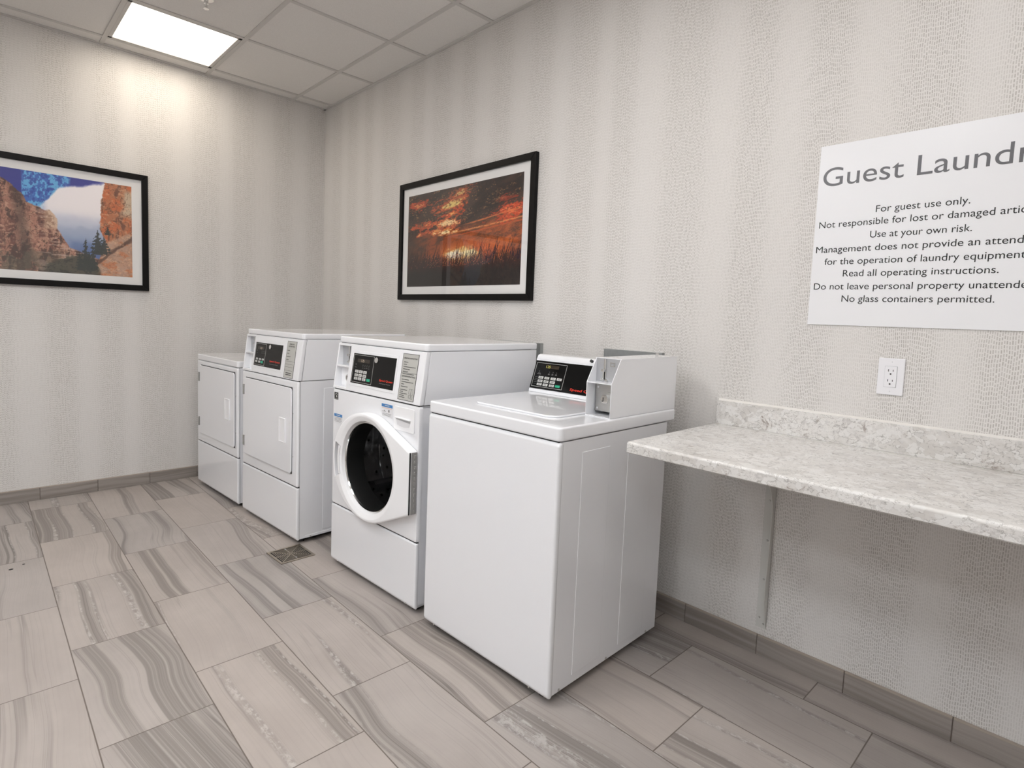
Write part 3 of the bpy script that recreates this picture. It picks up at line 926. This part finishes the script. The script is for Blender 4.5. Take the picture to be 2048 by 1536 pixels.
for (u, z, wd, hh) in keys:
    MB().box((u, V(z) - hh, 0), (u + wd, V(z), .0038), .0012, 2, CF).build('button', M['key'], cp)
    q.box((u + wd * .2, V(z) - hh * .42, 0), (u + wd * .84, V(z) - hh * .28, .0040), mtx=CF)
    q.box((u + wd * .2, V(z) - hh * .74, 0), (u + wd * .76, V(z) - hh * .58, .0040), mtx=CF)
q.build('button_print', M['ink'], cp, smooth=False)
lab(MB().box((-.183, V(.9545) - .0105, 0), (-.1555, V(.9545), .0038), .0012, 2, CF).build('start_button', M['green'], cp), 'green start button')
MB().box((-.262, V(1.0215), 0), (-.186, V(1.0370), .0030), mtx=CF).build('display', M['lcd'], cp, smooth=False)
MB().text('1.25', -.2600, V(1.0235), height=.0115, mtx=CF, lift=.0034).build('display_digits', M['digit'], cp, smooth=False)
q = MB()
for u in (-.240, -.219, -.198):
    q.box((u, V(.9945), 0), (u + .010, V(.9960), .0030), mtx=CF)
    q.box((u + .001, V(.9985), 0), (u + .009, V(.9998), .0030), mtx=CF)
    q.cyl((u + .006, V(1.0065)), .0014, 0, .0030, CF, 10)
q.box((-.303, V(.9925), 0), (-.282, V(.9945), .0030), mtx=CF); q.box((-.299, V(.9972), 0), (-.286, V(.9985), .0030), mtx=CF)
q.cyl((-.294, V(1.006)), .0016, 0, .0030, CF, 10)
for z in (.9800, .9720, .9645, .9570, .9490): q.box((-.312, V(z), 0), (-.2945, V(z) + .0008, .0030), mtx=CF)
for z in (.9720, .9572): q.box((-.300, V(z), 0), (-.190, V(z) + .0006, .0030), mtx=CF)
q.build('indicator_print', M['greyink'], cp, smooth=False)
lab(MB().text('Speed Queen', -.0985, V(.9405), height=.0105, width=.150, mtx=CF, lift=.0032, bold=.018, shear=.12).build('brand_lettering', M['red'], cp, smooth=False), 'red brand lettering')
MB().cyl((-.0195, V(1.0725)), .0065, -.004, .010, CF, 20, bev=.0015).build('console_plug', M['rubber'], con)

# coin box: open-fronted hood
x0, x1 = .2206, .3265
pro = [(.270, .9119), (.270, 1.0322), (.3205, 1.1165), (.712, 1.1185), (.712, .9119)]
cbx = MB()
for a, b in ((x0, x0 + .0028), (x1 - .0028, x1)): cbx.prism(pro, a, b, SIDEX, .0009, 1)
cbx.prism([(.3205, 1.1165), (.712, 1.1185), (.712, 1.1157), (.3218, 1.1137)], x0, x1, SIDEX, .0008, 1)
cbx.box((x0, .270, .9119), (x1, .712, .9150), .0008, 1)
cbx.box((x0, .708, .9119), (x1, .712, 1.1185))
coin = cbx.build('coin_box', M['enamel'], t)
lab(coin, 'white coin box with open slanted front')
MB().prism([(.2720, 1.0285), (.2720, 1.0315), (.330, 1.0325), (.330, 1.0295)], x0 + .002, x1 - .002, SIDEX, .0006, 1).build('coin_shelf', M['enamel'], coin)
yb = .322
BK = FM((0, yb, 0), (1, 0, 0), (0, 0, 1), (0, -1, 0))
p = MB().box((x0 + .002, yb, 1.030), (x1 - .002, yb + .003, 1.115)).build('coin_plate', M['coinplate'], coin)
coin_slot(p, BK, .2600, 1.034, 1.113, .001)
frame_b = MB(); frame_lines(frame_b, .282, .301, 1.089, 1.102, .002, BK, .002)
frame_b.build('coin_return_window', M['chrome'], p)
lk = MB().box((x0 + .0065, yb - .004, .926), (x1 - .002, yb, 1.026), .002, 1).build('lock_plate', M['steel'], coin)
lab(lk, 'steel lock plate')
mbk = FM((0, yb - .004, 0), (1, 0, 0), (0, 0, 1), (0, -1, 0))
MB().cyl((.281, .9715), .0235, 0, .006, mbk, 32, bev=.002).build('lock_collar', M['steel'], lk)
MB().prism([(.2765 + .0175 * math.cos(R(a)), .9720 + .0175 * math.sin(R(a))) for a in range(0, 360, 60)], .006, .016, mbk, .0012, 1).build('lock_barrel', M['chrome'], lk)
MB().box((.2705, .9640, .016), (.2735, .9790, .0164), mtx=mbk).box((.2665, .9640, .016), (.2735, .9665, .0164), mtx=mbk).build('keyhole', M['dark'], lk, smooth=False)
for u, z in ((.2400, 1.012), (.2390, .937), (.316, 1.012), (.316, .937)):
    MB().cyl((u, z), .0052, 0, .003, mbk, 16, .004).build('screw', M['chrome'], lk)
for x_, y_ in ((.252, .296), (.284, .290)):
    MB().cyl((x_, y_), .0065, .9148, .9154, None, 16).build('mounting_hole', M['coinplate'], coin)
MB().cyl((.262, .668), .006, 1.117, 1.129, None, 16, bev=.0015).build('lock_stud', M['chrome'], coin)

# ------------------------------------------------------------------ steel plates on the wall behind the washers
for x0_, x1_, lb in ((2.197, 2.4985, 'grey galvanized steel plate on the wall behind the front-load washer'),
                     (2.9005, 3.203, 'grey galvanized steel plate on the wall behind the top-load washer and coin box')):
    pl = thing('utility_plate', (x0_, 0, .80), 0, lb, 'wall plate', 'steel plates on the machine wall')
    wd_ = x1_ - x0_
    MB().box((0, -.0215, 0), (wd_, -.0195, .3195)).build('plate_face', M['galv'], pl)
    fl = MB()
    fl.box((0, -.0195, 0), (.0015, 0, .3195)); fl.box((wd_ - .0015, -.0195, 0), (wd_, 0, .3195)); fl.box((0, -.0195, .318), (wd_, 0, .3195))
    fl.build('plate_flange', M['galv'], pl)

# ------------------------------------------------------------------ counter, bracket
KX0, KX1 = 3.459, 6.34
kt = thing('countertop', (KX0, 0, .8237), 0, 'white and grey granite-look laminate folding counter with backsplash', 'counter')
top = MB()
pf = [(0, 0), (0, .0367), (-.618, .0367)] + [(-.618 - .009 * math.sin(R(a)), .0277 + .009 * math.cos(R(a))) for a in range(15, 91, 15)] + [(-.627, .003), (-.624, 0)]
top.prism(pf, 0, KX1 - KX0, SIDEX, .0006, 1, ang=50)
top.build('counter_slab', M['lam'], kt)
MB().box((0, -.0195, .0367), (KX1 - KX0, -.0005, .1292), .0015, 2).build('backsplash', M['lam'], kt)
MB().prism([(0, .1292), (-.006, .1292), (0, .1352)], 0, KX1 - KX0, SIDEX).build('caulk_line', M['caulk'], kt)
def bracket(x, lb):
    br = thing('counter_bracket', (x, 0, 0), 0, lb, 'bracket', 'metal brackets under the counter')
    MB().box((-.037, -.0028, .106), (0, 0, .8235), .0006, 1).build('wall_flange', M['bracket'], br)
    web = [(0, .108), (-.0175, .155), (-.0365, .222), (-.040, .2756), (-.031, .353), (-.0255, .45), (-.0232, .554), (-.0262, .590), (-.043, .637), (-.0663, .672), (-.105, .715), (-.17, .757), (-.27, .788), (-.40, .803), (-.55, .812), (-.55, .8235), (0, .8235)]
    MB().prism(web, -.003, 0, SIDEX, .0005, 1, ang=60).build('web', M['bracket'], br)
    MB().box((-.037, -.55, .8207), (0, 0, .8235), .0006, 1).build('shelf_flange', M['bracket'], br)
    WF = FM((0, -.0028, 0), (1, 0, 0), (0, 0, 1), (0, -1, 0))
    for u, z in ((-.0185, .4475), (-.0205, .2960), (-.026, .1453), (-.0100, .1234), (-.0205, .60)):
        screw(br, (u, z), 0, WF, .0042)
bracket(3.703, 'painted metal bracket with curved web holding the counter to the wall')

# ------------------------------------------------------------------ outlet
cxo, czo = 4.0272, 1.1026
t = thing('wall_outlet', (cxo, 0, czo - .0595), 0, 'white duplex wall outlet with cover plate above the counter backsplash', 'outlet')
WL = FM((0, 0, .0595), (1, 0, 0), (0, 0, 1), (0, -1, 0))
MB().prism(rrect(-.0365, .0365, -.0595, .0595, .003, 3), .0, .0055, WL, .0025, 3, ang=40).build('cover_plate', M['outlet'], t)
rc = MB().prism(rrect(-.0165, .0165, -.0335, .0335, .003, 3), .0055, .0080, WL, .0008, 2, ang=40).build('receptacle', M['outlet'], t)
gb = MB(); frame_lines(gb, -.0173, .0173, -.0343, .0343, .0008, WL, .0058); gb.build('receptacle_gap', M['coinplate'], rc, smooth=False)
sl_ = MB()
for zc_ in (.0175, -.0150):
    sl_.box((-.0075, zc_ - .001, .0079), (-.0055, zc_ + .0065, .0082), mtx=WL); sl_.box((.0055, zc_ - .0005, .0079), (.0073, zc_ + .0055, .0082), mtx=WL)
    sl_.cyl((0, zc_ - .0085), .0026, .0079, .0082, WL, 14)
sl_.build('socket_slots', M['dark'], rc, smooth=False)
for z in (.048, -.048): screw(t, (0, z), .0052, WL, .0022, mat='outlet')

# ------------------------------------------------------------------ sign
SX0, SX1, SZ0, SZ1 = 3.763, 4.364, 1.2629, 1.8746
t = thing('laundry_sign', (SX0, 0, SZ0), 0, 'large white laundry rules sign with black lettering on the wall above the counter', 'sign')
MB().box((0, -.004, 0), (SX1 - SX0, 0, SZ1 - SZ0), .0005, 1).build('sign_board', M['sign'], t)
SG = FM((-SX0, -.0045, -SZ0), (1, 0, 0), (0, 0, 1), (0, -1, 0))
MB().text('Guest Laundry', 3.7775, 1.7365, height=.0625, width=.5815, mtx=SG, lift=0).build('heading_lettering', M['signgrey'], t, smooth=False)
xc = 4.0645
for z, s_, wd_ in ((1.6345, 'For guest use only.', .2415), (1.5955, 'Not responsible for lost or damaged articles.', .576), (1.5530, 'Use at your own risk.', .262),
                   (1.5110, 'Management does not provide an attendant', .583), (1.4692, 'for the operation of laundry equipment.', .523), (1.4280, 'Read all operating instructions.', .4030),
                   (1.3845, 'Do not leave personal property unattended.', .5785), (1.3430, 'No glass containers permitted.', .398)):
    MB().text(s_, xc, z, height=.0222, width=wd_, align='CENTER', mtx=SG, lift=0).build('rule_lettering', M['signink'], t, smooth=False)

# ------------------------------------------------------------------ framed pictures (paint a raster in numpy)
def vn(x, y, seed):
    xi, yi = np.floor(x), np.floor(y); fx, fy = x - xi, y - yi
    fx = fx * fx * (3 - 2 * fx); fy = fy * fy * (3 - 2 * fy)
    def h(a, b):
        v = np.sin(a * 127.1 + b * 311.7 + seed * 74.7) * 43758.5453
        return v - np.floor(v)
    return (h(xi, yi) * (1 - fx) + h(xi + 1, yi) * fx) * (1 - fy) + (h(xi, yi + 1) * (1 - fx) + h(xi + 1, yi + 1) * fx) * fy
def fbm(x, y, seed, o=5):
    s = 0; a = .5; n = 0
    for k in range(o):
        s = s + a * vn(x * 2 ** k, y * 2 ** k, seed + k * 3.1); n += a; a *= .55
    return s / n
def sm(a, b, v):
    q = np.clip((v - a) / (b - a), 0, 1); return q * q * (3 - 2 * q)
def over(img, c, a):
    return img * (1 - a[..., None]) + np.array(c, float)[None, None, :] / 255 * a[..., None]
def poly(xs, ys, s): return np.interp(s, xs, ys)

def paint_sunset(W_, H_):
    s, t = np.meshgrid(np.linspace(0, 1, W_), np.linspace(0, 1, H_))
    img = np.zeros((H_, W_, 3)); img = over(img, (62, 47, 40), np.ones_like(s))
    n1 = fbm(s * 5 - t * 2, t * 9 - s * 3, 1); n2 = fbm(s * 14 - t * 3, t * 26 - s * 7, 5); n3 = fbm(s * 46, t * 74, 9, 4); n5 = fbm(s * 90 - t * 10, t * 120, 17, 3)
    img = over(img, (40, 30, 28), sm(.45, .65, n1) * (t > .1))
    # warm middle sky
    mid = sm(.18, .34, t) * (1 - sm(.52, .66, t + .10 * (n1 - .5)))
    img = over(img, (150, 72, 34), mid * (.35 + .65 * sm(.30, .62, n2)) * sm(-.1, .35, s))
    img = over(img, (205, 105, 45), mid * sm(.52, .75, n2) * sm(.35, .7, s) * .8)
    def glow(cs, ct, rs, rt_, tilt, c1, c2, dens=.5):
        nonlocal img
        ds, dt = s - cs, t - ct - tilt * (s - cs)
        d = np.sqrt((ds / rs) ** 2 + (dt / rt_) ** 2) + (n2 - .5) * 1.7 + (n3 - .5) * 1.1 + (n5 - .5) * .7
        img = over(img, c1, (1 - sm(.55, 1.15, d)) * .95)
        img = over(img, c2, (1 - sm(.12, dens, d)))
    glow(.43, .84, .16, .085, .30, (196, 82, 40), (222, 196, 118), .62)
    glow(.50, .93, .12, .05, .25, (170, 80, 45), (205, 165, 105), .5)
    glow(.10, .87, .13, .055, .10, (190, 70, 32), (214, 128, 78), .35)
    glow(.42, .735, .14, .045, .15, (205, 75, 32), (240, 165, 90), .4)
    glow(.92, .66, .17, .085, .20, (205, 72, 34), (228, 120, 70), .35)
    glow(.86, .80, .10, .03, .15, (150, 55, 30), (180, 90, 60), .3)
    glow(.22, .655, .20, .05, .05, (200, 82, 40), (232, 150, 85), .35)
    glow(.38, .645, .16, .055, .04, (210, 110, 58), (240, 205, 150), .55)
    glow(.30, .575, .20, .035, .06, (196, 84, 42), (236, 170, 100), .5)
    glow(.36, .555, .12, .03, -.02, (210, 120, 60), (250, 225, 170), .65)
    # long rising light streaks
    for (a, b, k, wdt, c) in ((.60, .615, .20, .011, (222, 120, 64)), (.50, .545, .13, .010, (232, 150, 88)), (.44, .505, .14, .008, (198, 88, 44))):
        yl = b + k * (s - a) + .02 * (n1 - .5)
        img = over(img, c, (1 - sm(.3, 1.0, np.abs(t - yl) / wdt + (n2 - .5) * .8)) * sm(a - .12, a + .05, s) * .85)
    img = over(img, (214, 112, 50), mid * sm(.50, .60, n5) * sm(.3, .5, s) * .5)
    img = over(img, (70, 40, 30), (1 - mid * .4) * sm(.56, .66, n5) * .55)
    img = over(img, (196, 150, 96), sm(.60, .70, n5) * sm(.48, .60, n2) * sm(.5, .7, t) * .55)
    # glow at the horizon
    d = np.sqrt(((s - .60) / .42) ** 2 + ((t - .33) / .15) ** 2)
    img = over(img, (206, 104, 46), (1 - sm(.4, 1.1, d + (n2 - .5) * .5)) * .85)
    d = np.sqrt(((s - .54) / .19) ** 2 + ((t - .31) / .085) ** 2) + (n2 - .5) * .9 + (n3 - .5) * .5
    img = over(img, (236, 196, 124), 1 - sm(.45, 1.0, d))
    d = np.sqrt(((s - .47) / .11) ** 2 + ((t - .315) / .055) ** 2) + (n3 - .5) * .7
    img = over(img, (250, 240, 214), 1 - sm(.4, 1.0, d))
    d = np.sqrt(((s - .60) / .08) ** 2 + ((t - .325) / .05) ** 2) + (n3 - .5) * .7
    img = over(img, (246, 232, 180), 1 - sm(.4, 1.0, d))
    # dark field with reeds
    edge = .255 + .06 * (fbm(s * 9, s * 0 + 2, 21) - .5) - .03 * np.abs(s - .5)
    fld = 1 - sm(-.05, .07, t - edge + (n3 - .5) * .13)
    img = over(img, (92, 36, 26), fld * .75 * sm(.12, .3, t))
    img = over(img, (33, 26, 24), (1 - sm(-.02, .05, t - edge + .055 + (n3 - .5) * .10)))
    img = over(img, (26, 22, 21), 1 - sm(.12, .22, t))
    rnd = random.Random(4)
    for k in range(620):
        a = rnd.random(); b = edge[0, min(W_ - 1, int(a * W_))] - rnd.uniform(.0, .10)
        L_ = rnd.choice((.06, .09, .12, .16, .24)) * rnd.uniform(.6, 1.1); lean = rnd.uniform(-.05, .30)
        bend = rnd.uniform(-.3, .6)
        for q_ in np.linspace(0, 1, 90):
            ss = a + lean * L_ * q_ + bend * .10 * L_ * q_ * q_; tt = b + L_ * q_
            i_, j_ = int(tt * H_), int(ss * W_)
            if 0 <= i_ < H_ and 0 <= j_ < W_:
                al = .9 * (1 - .45 * q_); w_ = 1 if q_ < .7 and L_ > .1 else 0
                for jj in range(j_, min(W_, j_ + 1 + w_)): img[i_, jj] = img[i_, jj] * (1 - al) + np.array((40, 20, 18)) / 255 * al
    for k in range(420):                                   # lit flecks among the stems
        a = rnd.gauss(.50, .20); b = .20 + rnd.random() * .12
        i_, j_ = int(b * H_), int(a * W_)
        if 0 <= i_ < H_ - 2 and 0 <= j_ < W_: img[i_:i_ + 2, j_] = np.array(rnd.choice(((190, 80, 50), (214, 150, 110), (120, 40, 30)))) / 255
    return img

def paint_canyon(W_, H_):
    s, t = np.meshgrid(np.linspace(0, 1, W_), np.linspace(0, 1, H_))
    img = np.zeros((H_, W_, 3)); img = over(img, (58, 62, 140), np.ones_like(s))
    n1 = fbm(s * 7, t * 5, 2); n2 = fbm(s * 26, t * 12, 6); n3 = fbm(s * 60, t * 44, 11, 4); n4 = fbm(s * 40, t * 9, 14)
    # brushed pale blue block in the sky
    blk = sm(.478, .486, s) * (1 - sm(.685, .705, s + (n2 - .5) * .04)) * sm(.55, .64, t + (n2 - .5) * .05)
    dab = sm(.44, .56, fbm(s * 55, t * 17, 31, 4)) * (.55 + .45 * sm(.3, .6, fbm(s * 22, t * 30, 33)))
    img = over(img, (64, 112, 190), blk * .85); img = over(img, (104, 180, 226), blk * sm(.42, .54, fbm(s * 80, t * 22, 37, 4)) * .9); img = over(img, (52, 70, 156), blk * sm(.52, .6, fbm(s * 90, t * 40, 39, 4)) * .8)
    # cloud and its lower haze
    lo = 1 - sm(.50, .64, t)
    img = over(img, (112, 134, 172), lo * sm(.52, .60, s + (.6 - t) * .2))
    ctop = poly([.50, .56, .60, .64, .70, .78, .88, 1], [.60, .66, .76, .86, .90, .94, .985, .98], s) + (n2 - .5) * .05
    cl = (1 - sm(-.012, .02, t - ctop)) * sm(.30, .62, t + (n1 - .5) * .12) * sm(.52, .60, s)
    img = over(img, (244, 238, 240), cl)
    img = over(img, (176, 186, 206), cl * (1 - sm(.45, .70, t)) * .8)
    img = over(img, (150, 162, 190), lo * sm(.42, .60, n1) * sm(.56, .62, s) * .55)
    img = over(img, (78, 98, 150), (1 - sm(.22, .40, t)) * sm(.66, .72, s) * .7)
    # left cliffs
    top = poly([0, .10, .20, .30, .37, .41, .44, .47, .49, .50, .53, .56, .585, .61, .64, .66, .69, .72, .76, .80, .84, .88, 1],
               [.70, .78, .84, .90, .905, .885, .84, .78, .745, .69, .665, .645, .625, .52, .44, .37, .27, .25, .22, .19, .16, .12, .08], s) + (n3 - .5) * .022
    rk = 1 - sm(-.006, .008, t - top)
    base = np.zeros_like(img); base = over(base, (166, 116, 98), np.ones_like(s))
    base = over(base, (182, 136, 114), sm(.52, .66, n2)); base = over(base, (112, 72, 62), sm(.50, .62, fbm(s * 34, t * 8, 41)))
    rdg = np.abs(fbm(s * 30, t * 11, 71, 5) - .5); rdg2 = np.abs(fbm(s * 44 + t * 14, t * 30, 75, 5) - .5)
    base = over(base, (70, 48, 42), (1 - sm(.006, .03, rdg)) * .85); base = over(base, (84, 58, 50), (1 - sm(.004, .022, rdg2)) * .8)
    base = over(base, (206, 160, 134), sm(.58, .72, fbm(s * 70, t * 60, 79, 4)) * .55)
    base = over(base, (78, 56, 50), sm(.60, .70, n4) * .9); base = over(base, (200, 158, 134), sm(.62, .74, n3) * .7)
    base = over(base, (62, 52, 48), (1 - sm(.0, .05, np.abs(s - poly([.2, .5, .9], [.46, .475, .50], 1 - t)))) * .55)
    base = over(base, (74, 72, 62), (1 - sm(.08, .34, t + (n1 - .5) * .5)) * sm(.42, .56, n2) * .6); base = over(base, (214, 190, 176), sm(.58, .66, fbm(s * 16, t * 60, 97, 4)) * .45 * sm(.5, .6, s))
    img = img * (1 - rk[..., None]) + base * rk[..., None]
    # pale weathered crag
    kx = poly([.42, .46, .50, .54, .58, .61, .64, .66], [.632, .637, .639, .636, .628, .616, .600, .57], t) + (n3 - .5) * .012
    kd = sm(.565, .59, s + (n2 - .5) * .03) * (1 - sm(-.004, .004, s - kx)) * sm(.43, .47, t) * (1 - sm(.625, .650, t + np.abs(s - .60) * .9 + (n3 - .5) * .02))
    img = over(img, (206, 174, 148), kd * .95); img = over(img, (150, 112, 92), kd * sm(.50, .58, fbm(s * 60, t * 34, 91, 4)) * .7)
    img = over(img, (120, 88, 74), kd * (1 - sm(.004, .022, rdg2)) * .7)
    # right tower and slab
    lx = poly([0, .10, .20, .28, .36, .42, .50, .60, .80, .92, 1], [.815, .82, .835, .85, .868, .855, .835, .84, .845, .858, .865], t) + (n3 - .5) * .012
    rr_ = sm(-.003, .004, s - lx)
    b2 = np.zeros_like(img); b2 = over(b2, (178, 112, 78), np.ones_like(s))
    b2 = over(b2, (198, 104, 62), sm(.46, .60, fbm(s * 22, t * 9, 51)) * .85); b2 = over(b2, (120, 76, 58), sm(.56, .68, fbm(s * 50, t * 9, 57)))
    b2 = over(b2, (196, 172, 146), sm(.94, .97, s + (n2 - .5) * .05) * sm(.62, .70, t) * (1 - sm(.90, .97, t)))
    diag = t - (.16 + (s - .84) * 1.7)
    slabm = (1 - sm(-.02, .02, t - .50 + (1 - s) * 1.1))
    b2 = over(b2, (184, 154, 134), slabm * (.6 + .4 * n2)); b2 = over(b2, (192, 116, 76), slabm * sm(.55, .68, fbm(s * 18, t * 14, 61)) * .8)
    b2 = over(b2, (92, 66, 56), (1 - sm(.010, .028, np.abs(diag + .0 + (n2 - .5) * .06))) * .85 * slabm)
    b2 = over(b2, (92, 66, 56), (1 - sm(.006, .02, np.abs(t - (.40 - (1 - s) * 1.15) + (n2 - .5) * .04))) * .6)
    b2 = over(b2, (84, 56, 44), (1 - sm(.005, .028, rdg)) * .75 * sm(.42, .5, t)); b2 = over(b2, (96, 70, 58), (1 - sm(.004, .02, rdg2)) * .6)
    b2 = over(b2, (222, 176, 140), sm(.58, .72, fbm(s * 64, t * 50, 83, 4)) * .5)
    img = img * (1 - rr_[..., None]) + b2 * rr_[..., None]
    # pines and scrub
    scr = (1 - sm(-.02, .02, t - poly([.55, .62, .68, .74, .80, .84], [.02, .12, .17, .20, .18, .04], s) + (n3 - .5) * .10)) * sm(.56, .6, s) * (1 - sm(.82, .85, s))
    img = over(img, (72, 70, 60), scr * .9); img = over(img, (50, 50, 46), scr * sm(.5, .6, n3) * .8)
    rnd = random.Random(9)
    for (ps, pt, hh, ww) in ((.765, .06, .335, .030), (.735, .04, .20, .022), (.80, .06, .26, .024), (.825, .22, .27, .040), (.855, .24, .19, .032), (.78, .03, .22, .024), (.875, .44, .10, .02)):
        fr = (t - pt) / hh
        wid = ww * 1.25 * (1 - fr) * (.55 + .45 * np.sign(np.sin(fr * 42 + n3 * 9)) * .6 + .2)
        img = over(img, (52, 56, 54), ((np.abs(s - ps + (n3 - .5) * .012) < wid) & (fr > 0) & (fr < 1)) * .92)
    img = over(img, (188, 190, 192), np.ones_like(s) * .06)
    return img

def picture_mesh(img, wd_, hh_, mtx, name, parent):
    H_, W_, _ = img.shape
    us, vs_ = np.meshgrid(np.linspace(0, wd_, W_), np.linspace(0, hh_, H_))
    co = np.stack([us.ravel(), vs_.ravel(), np.zeros(W_ * H_)], 1)
    A = np.array(mtx.to_3x3()); co = co @ A.T + np.array(mtx.translation)
    idx = np.arange(W_ * H_).reshape(H_, W_)
    f = np.stack([idx[:-1, :-1], idx[:-1, 1:], idx[1:, 1:], idx[1:, :-1]], -1).reshape(-1, 4)
    me = bpy.data.meshes.new(name); me.from_pydata(co.tolist(), [], f.tolist())
    lin = np.where(img <= .04045, img / 12.92, ((img + .055) / 1.055) ** 2.4)
    at = me.color_attributes.new('paint', 'FLOAT_COLOR', 'POINT')
    at.data.foreach_set('color', np.concatenate([lin.reshape(-1, 3), np.ones((W_ * H_, 1))], 1).astype(np.float32).ravel())
    me.materials.append(M['paint'])
    o = bpy.data.objects.new(name, me); COL.objects.link(o); o.parent = parent
    return o

def framed(root, mtx, img, wd_=1.256, hh_=.763):
    """mtx: u right, v up, n into the room, origin at the frame's lower left on the wall"""
    fwid = .037; D = .026
    fr = MB()
    for quad in (((0, 0), (wd_, 0), (wd_ - fwid, fwid), (fwid, fwid)), ((wd_, 0), (wd_, hh_), (wd_ - fwid, hh_ - fwid), (wd_ - fwid, fwid)),
                 ((wd_, hh_), (0, hh_), (fwid, hh_ - fwid), (wd_ - fwid, hh_ - fwid)), ((0, hh_), (0, 0), (fwid, fwid), (fwid, hh_ - fwid))):
        fr.prism(quad, 0, D, mtx, .003, 2)
    fr.build('frame', M['frame'], root)
    MB().box((fwid - .004, fwid - .004, .004), (wd_ - fwid + .004, hh_ - fwid + .004, .012), mtx=mtx).build('mat_board', M['mat_board'], root, smooth=False)
    mx, mz = .096, .0862
    picture_mesh(img, wd_ - 2 * mx + .006, hh_ - 2 * mz, mtx @ Matrix.Translation((mx - .003, mz, .0124)), 'print', root)
    MB().box((fwid - .003, fwid - .003, .0150), (wd_ - fwid + .003, hh_ - fwid + .003, .0170), mtx=mtx).build('glass_pane', M['glass'], root, smooth=False)

t = thing('framed_picture', (1.1584, 0, 1.3375), 0, 'black-framed sunset picture of dark reeds under orange clouds', 'picture', 'framed pictures')
framed(t, FM((0, 0, 0), (1, 0, 0), (0, 0, 1), (0, -1, 0)), paint_sunset(520, 292))
t = thing('framed_picture', (0, -2.513, 1.3291), 0, 'black-framed picture of red rock cliffs, cloud and pines on the end wall', 'picture', 'framed pictures')
framed(t, FM((0, 0, 0), (0, 1, 0), (0, 0, 1), (1, 0, 0)), paint_canyon(560, 300))

# ------------------------------------------------------------------ floor drain and anchor holes
t = thing('floor_drain', (1.7316, -.9945, 0), R(1.6), 'square metal floor drain grate in front of the dryer and washer', 'floor drain')
a = .0885
MB().box((-a, -a, .0003), (a, a, .0012)).build('drain_well', M['dark'], t, smooth=False)
fr = MB()
for q in (((-a, -a), (a, -a), (a - .012, -a + .012), (-a + .012, -a + .012)), ((a, -a), (a, a), (a - .012, a - .012), (a - .012, -a + .012)),
          ((a, a), (-a, a), (-a + .012, a - .012), (a - .012, a - .012)), ((-a, a), (-a, -a), (-a + .012, -a + .012), (-a + .012, a - .012))):
    fr.prism(q, .0005, .0042, None, .0008, 1)
fr.build('drain_frame', M['bronze'], t)
gr = MB(); k = a - .019
while k > .008:
    r_ = .0034
    for p, q in (((-k, -k), (k, -k + r_)), ((-k, k - r_), (k, k)), ((-k, -k), (-k + r_, k)), ((k - r_, -k), (k, k))):
        gr.box((*p, .001), (*q, .0036))
    k -= .0088
for ang in (45, 135, 0, 90):
    mm = Matrix.Rotation(R(ang), 4, 'Z'); ln = a * 1.25 if ang in (45, 135) else a * .86
    gr.box((-ln, -.0022, .001), (ln, .0022, .0038), mtx=mm)
lab(gr.build('drain_grate', M['bronze'], t), 'slotted grate')
for x_, y_ in ((-.062, .0), (.060, .0)):
    MB().cyl((x_, y_), .0048, .0036, .0046, None, 14).build('screw', M['chrome'], t)

for x_, y_, lb in ((1.119, -2.048, 'larger dark anchor hole in the floor tile at the left, nearer the camera'), (1.085, -2.001, 'smaller dark anchor hole in the floor tile at the left, nearer the machines')):
    big = y_ < -2.02
    o = MB().cyl((0, 0), .0085 if big else .0055, 0, .0006, None, 18).build('anchor_hole', M['dark'], smooth=False)
    o.location = (x_, y_, .0001)
    tag(o, lb, 'anchor hole', 'anchor holes in the floor')
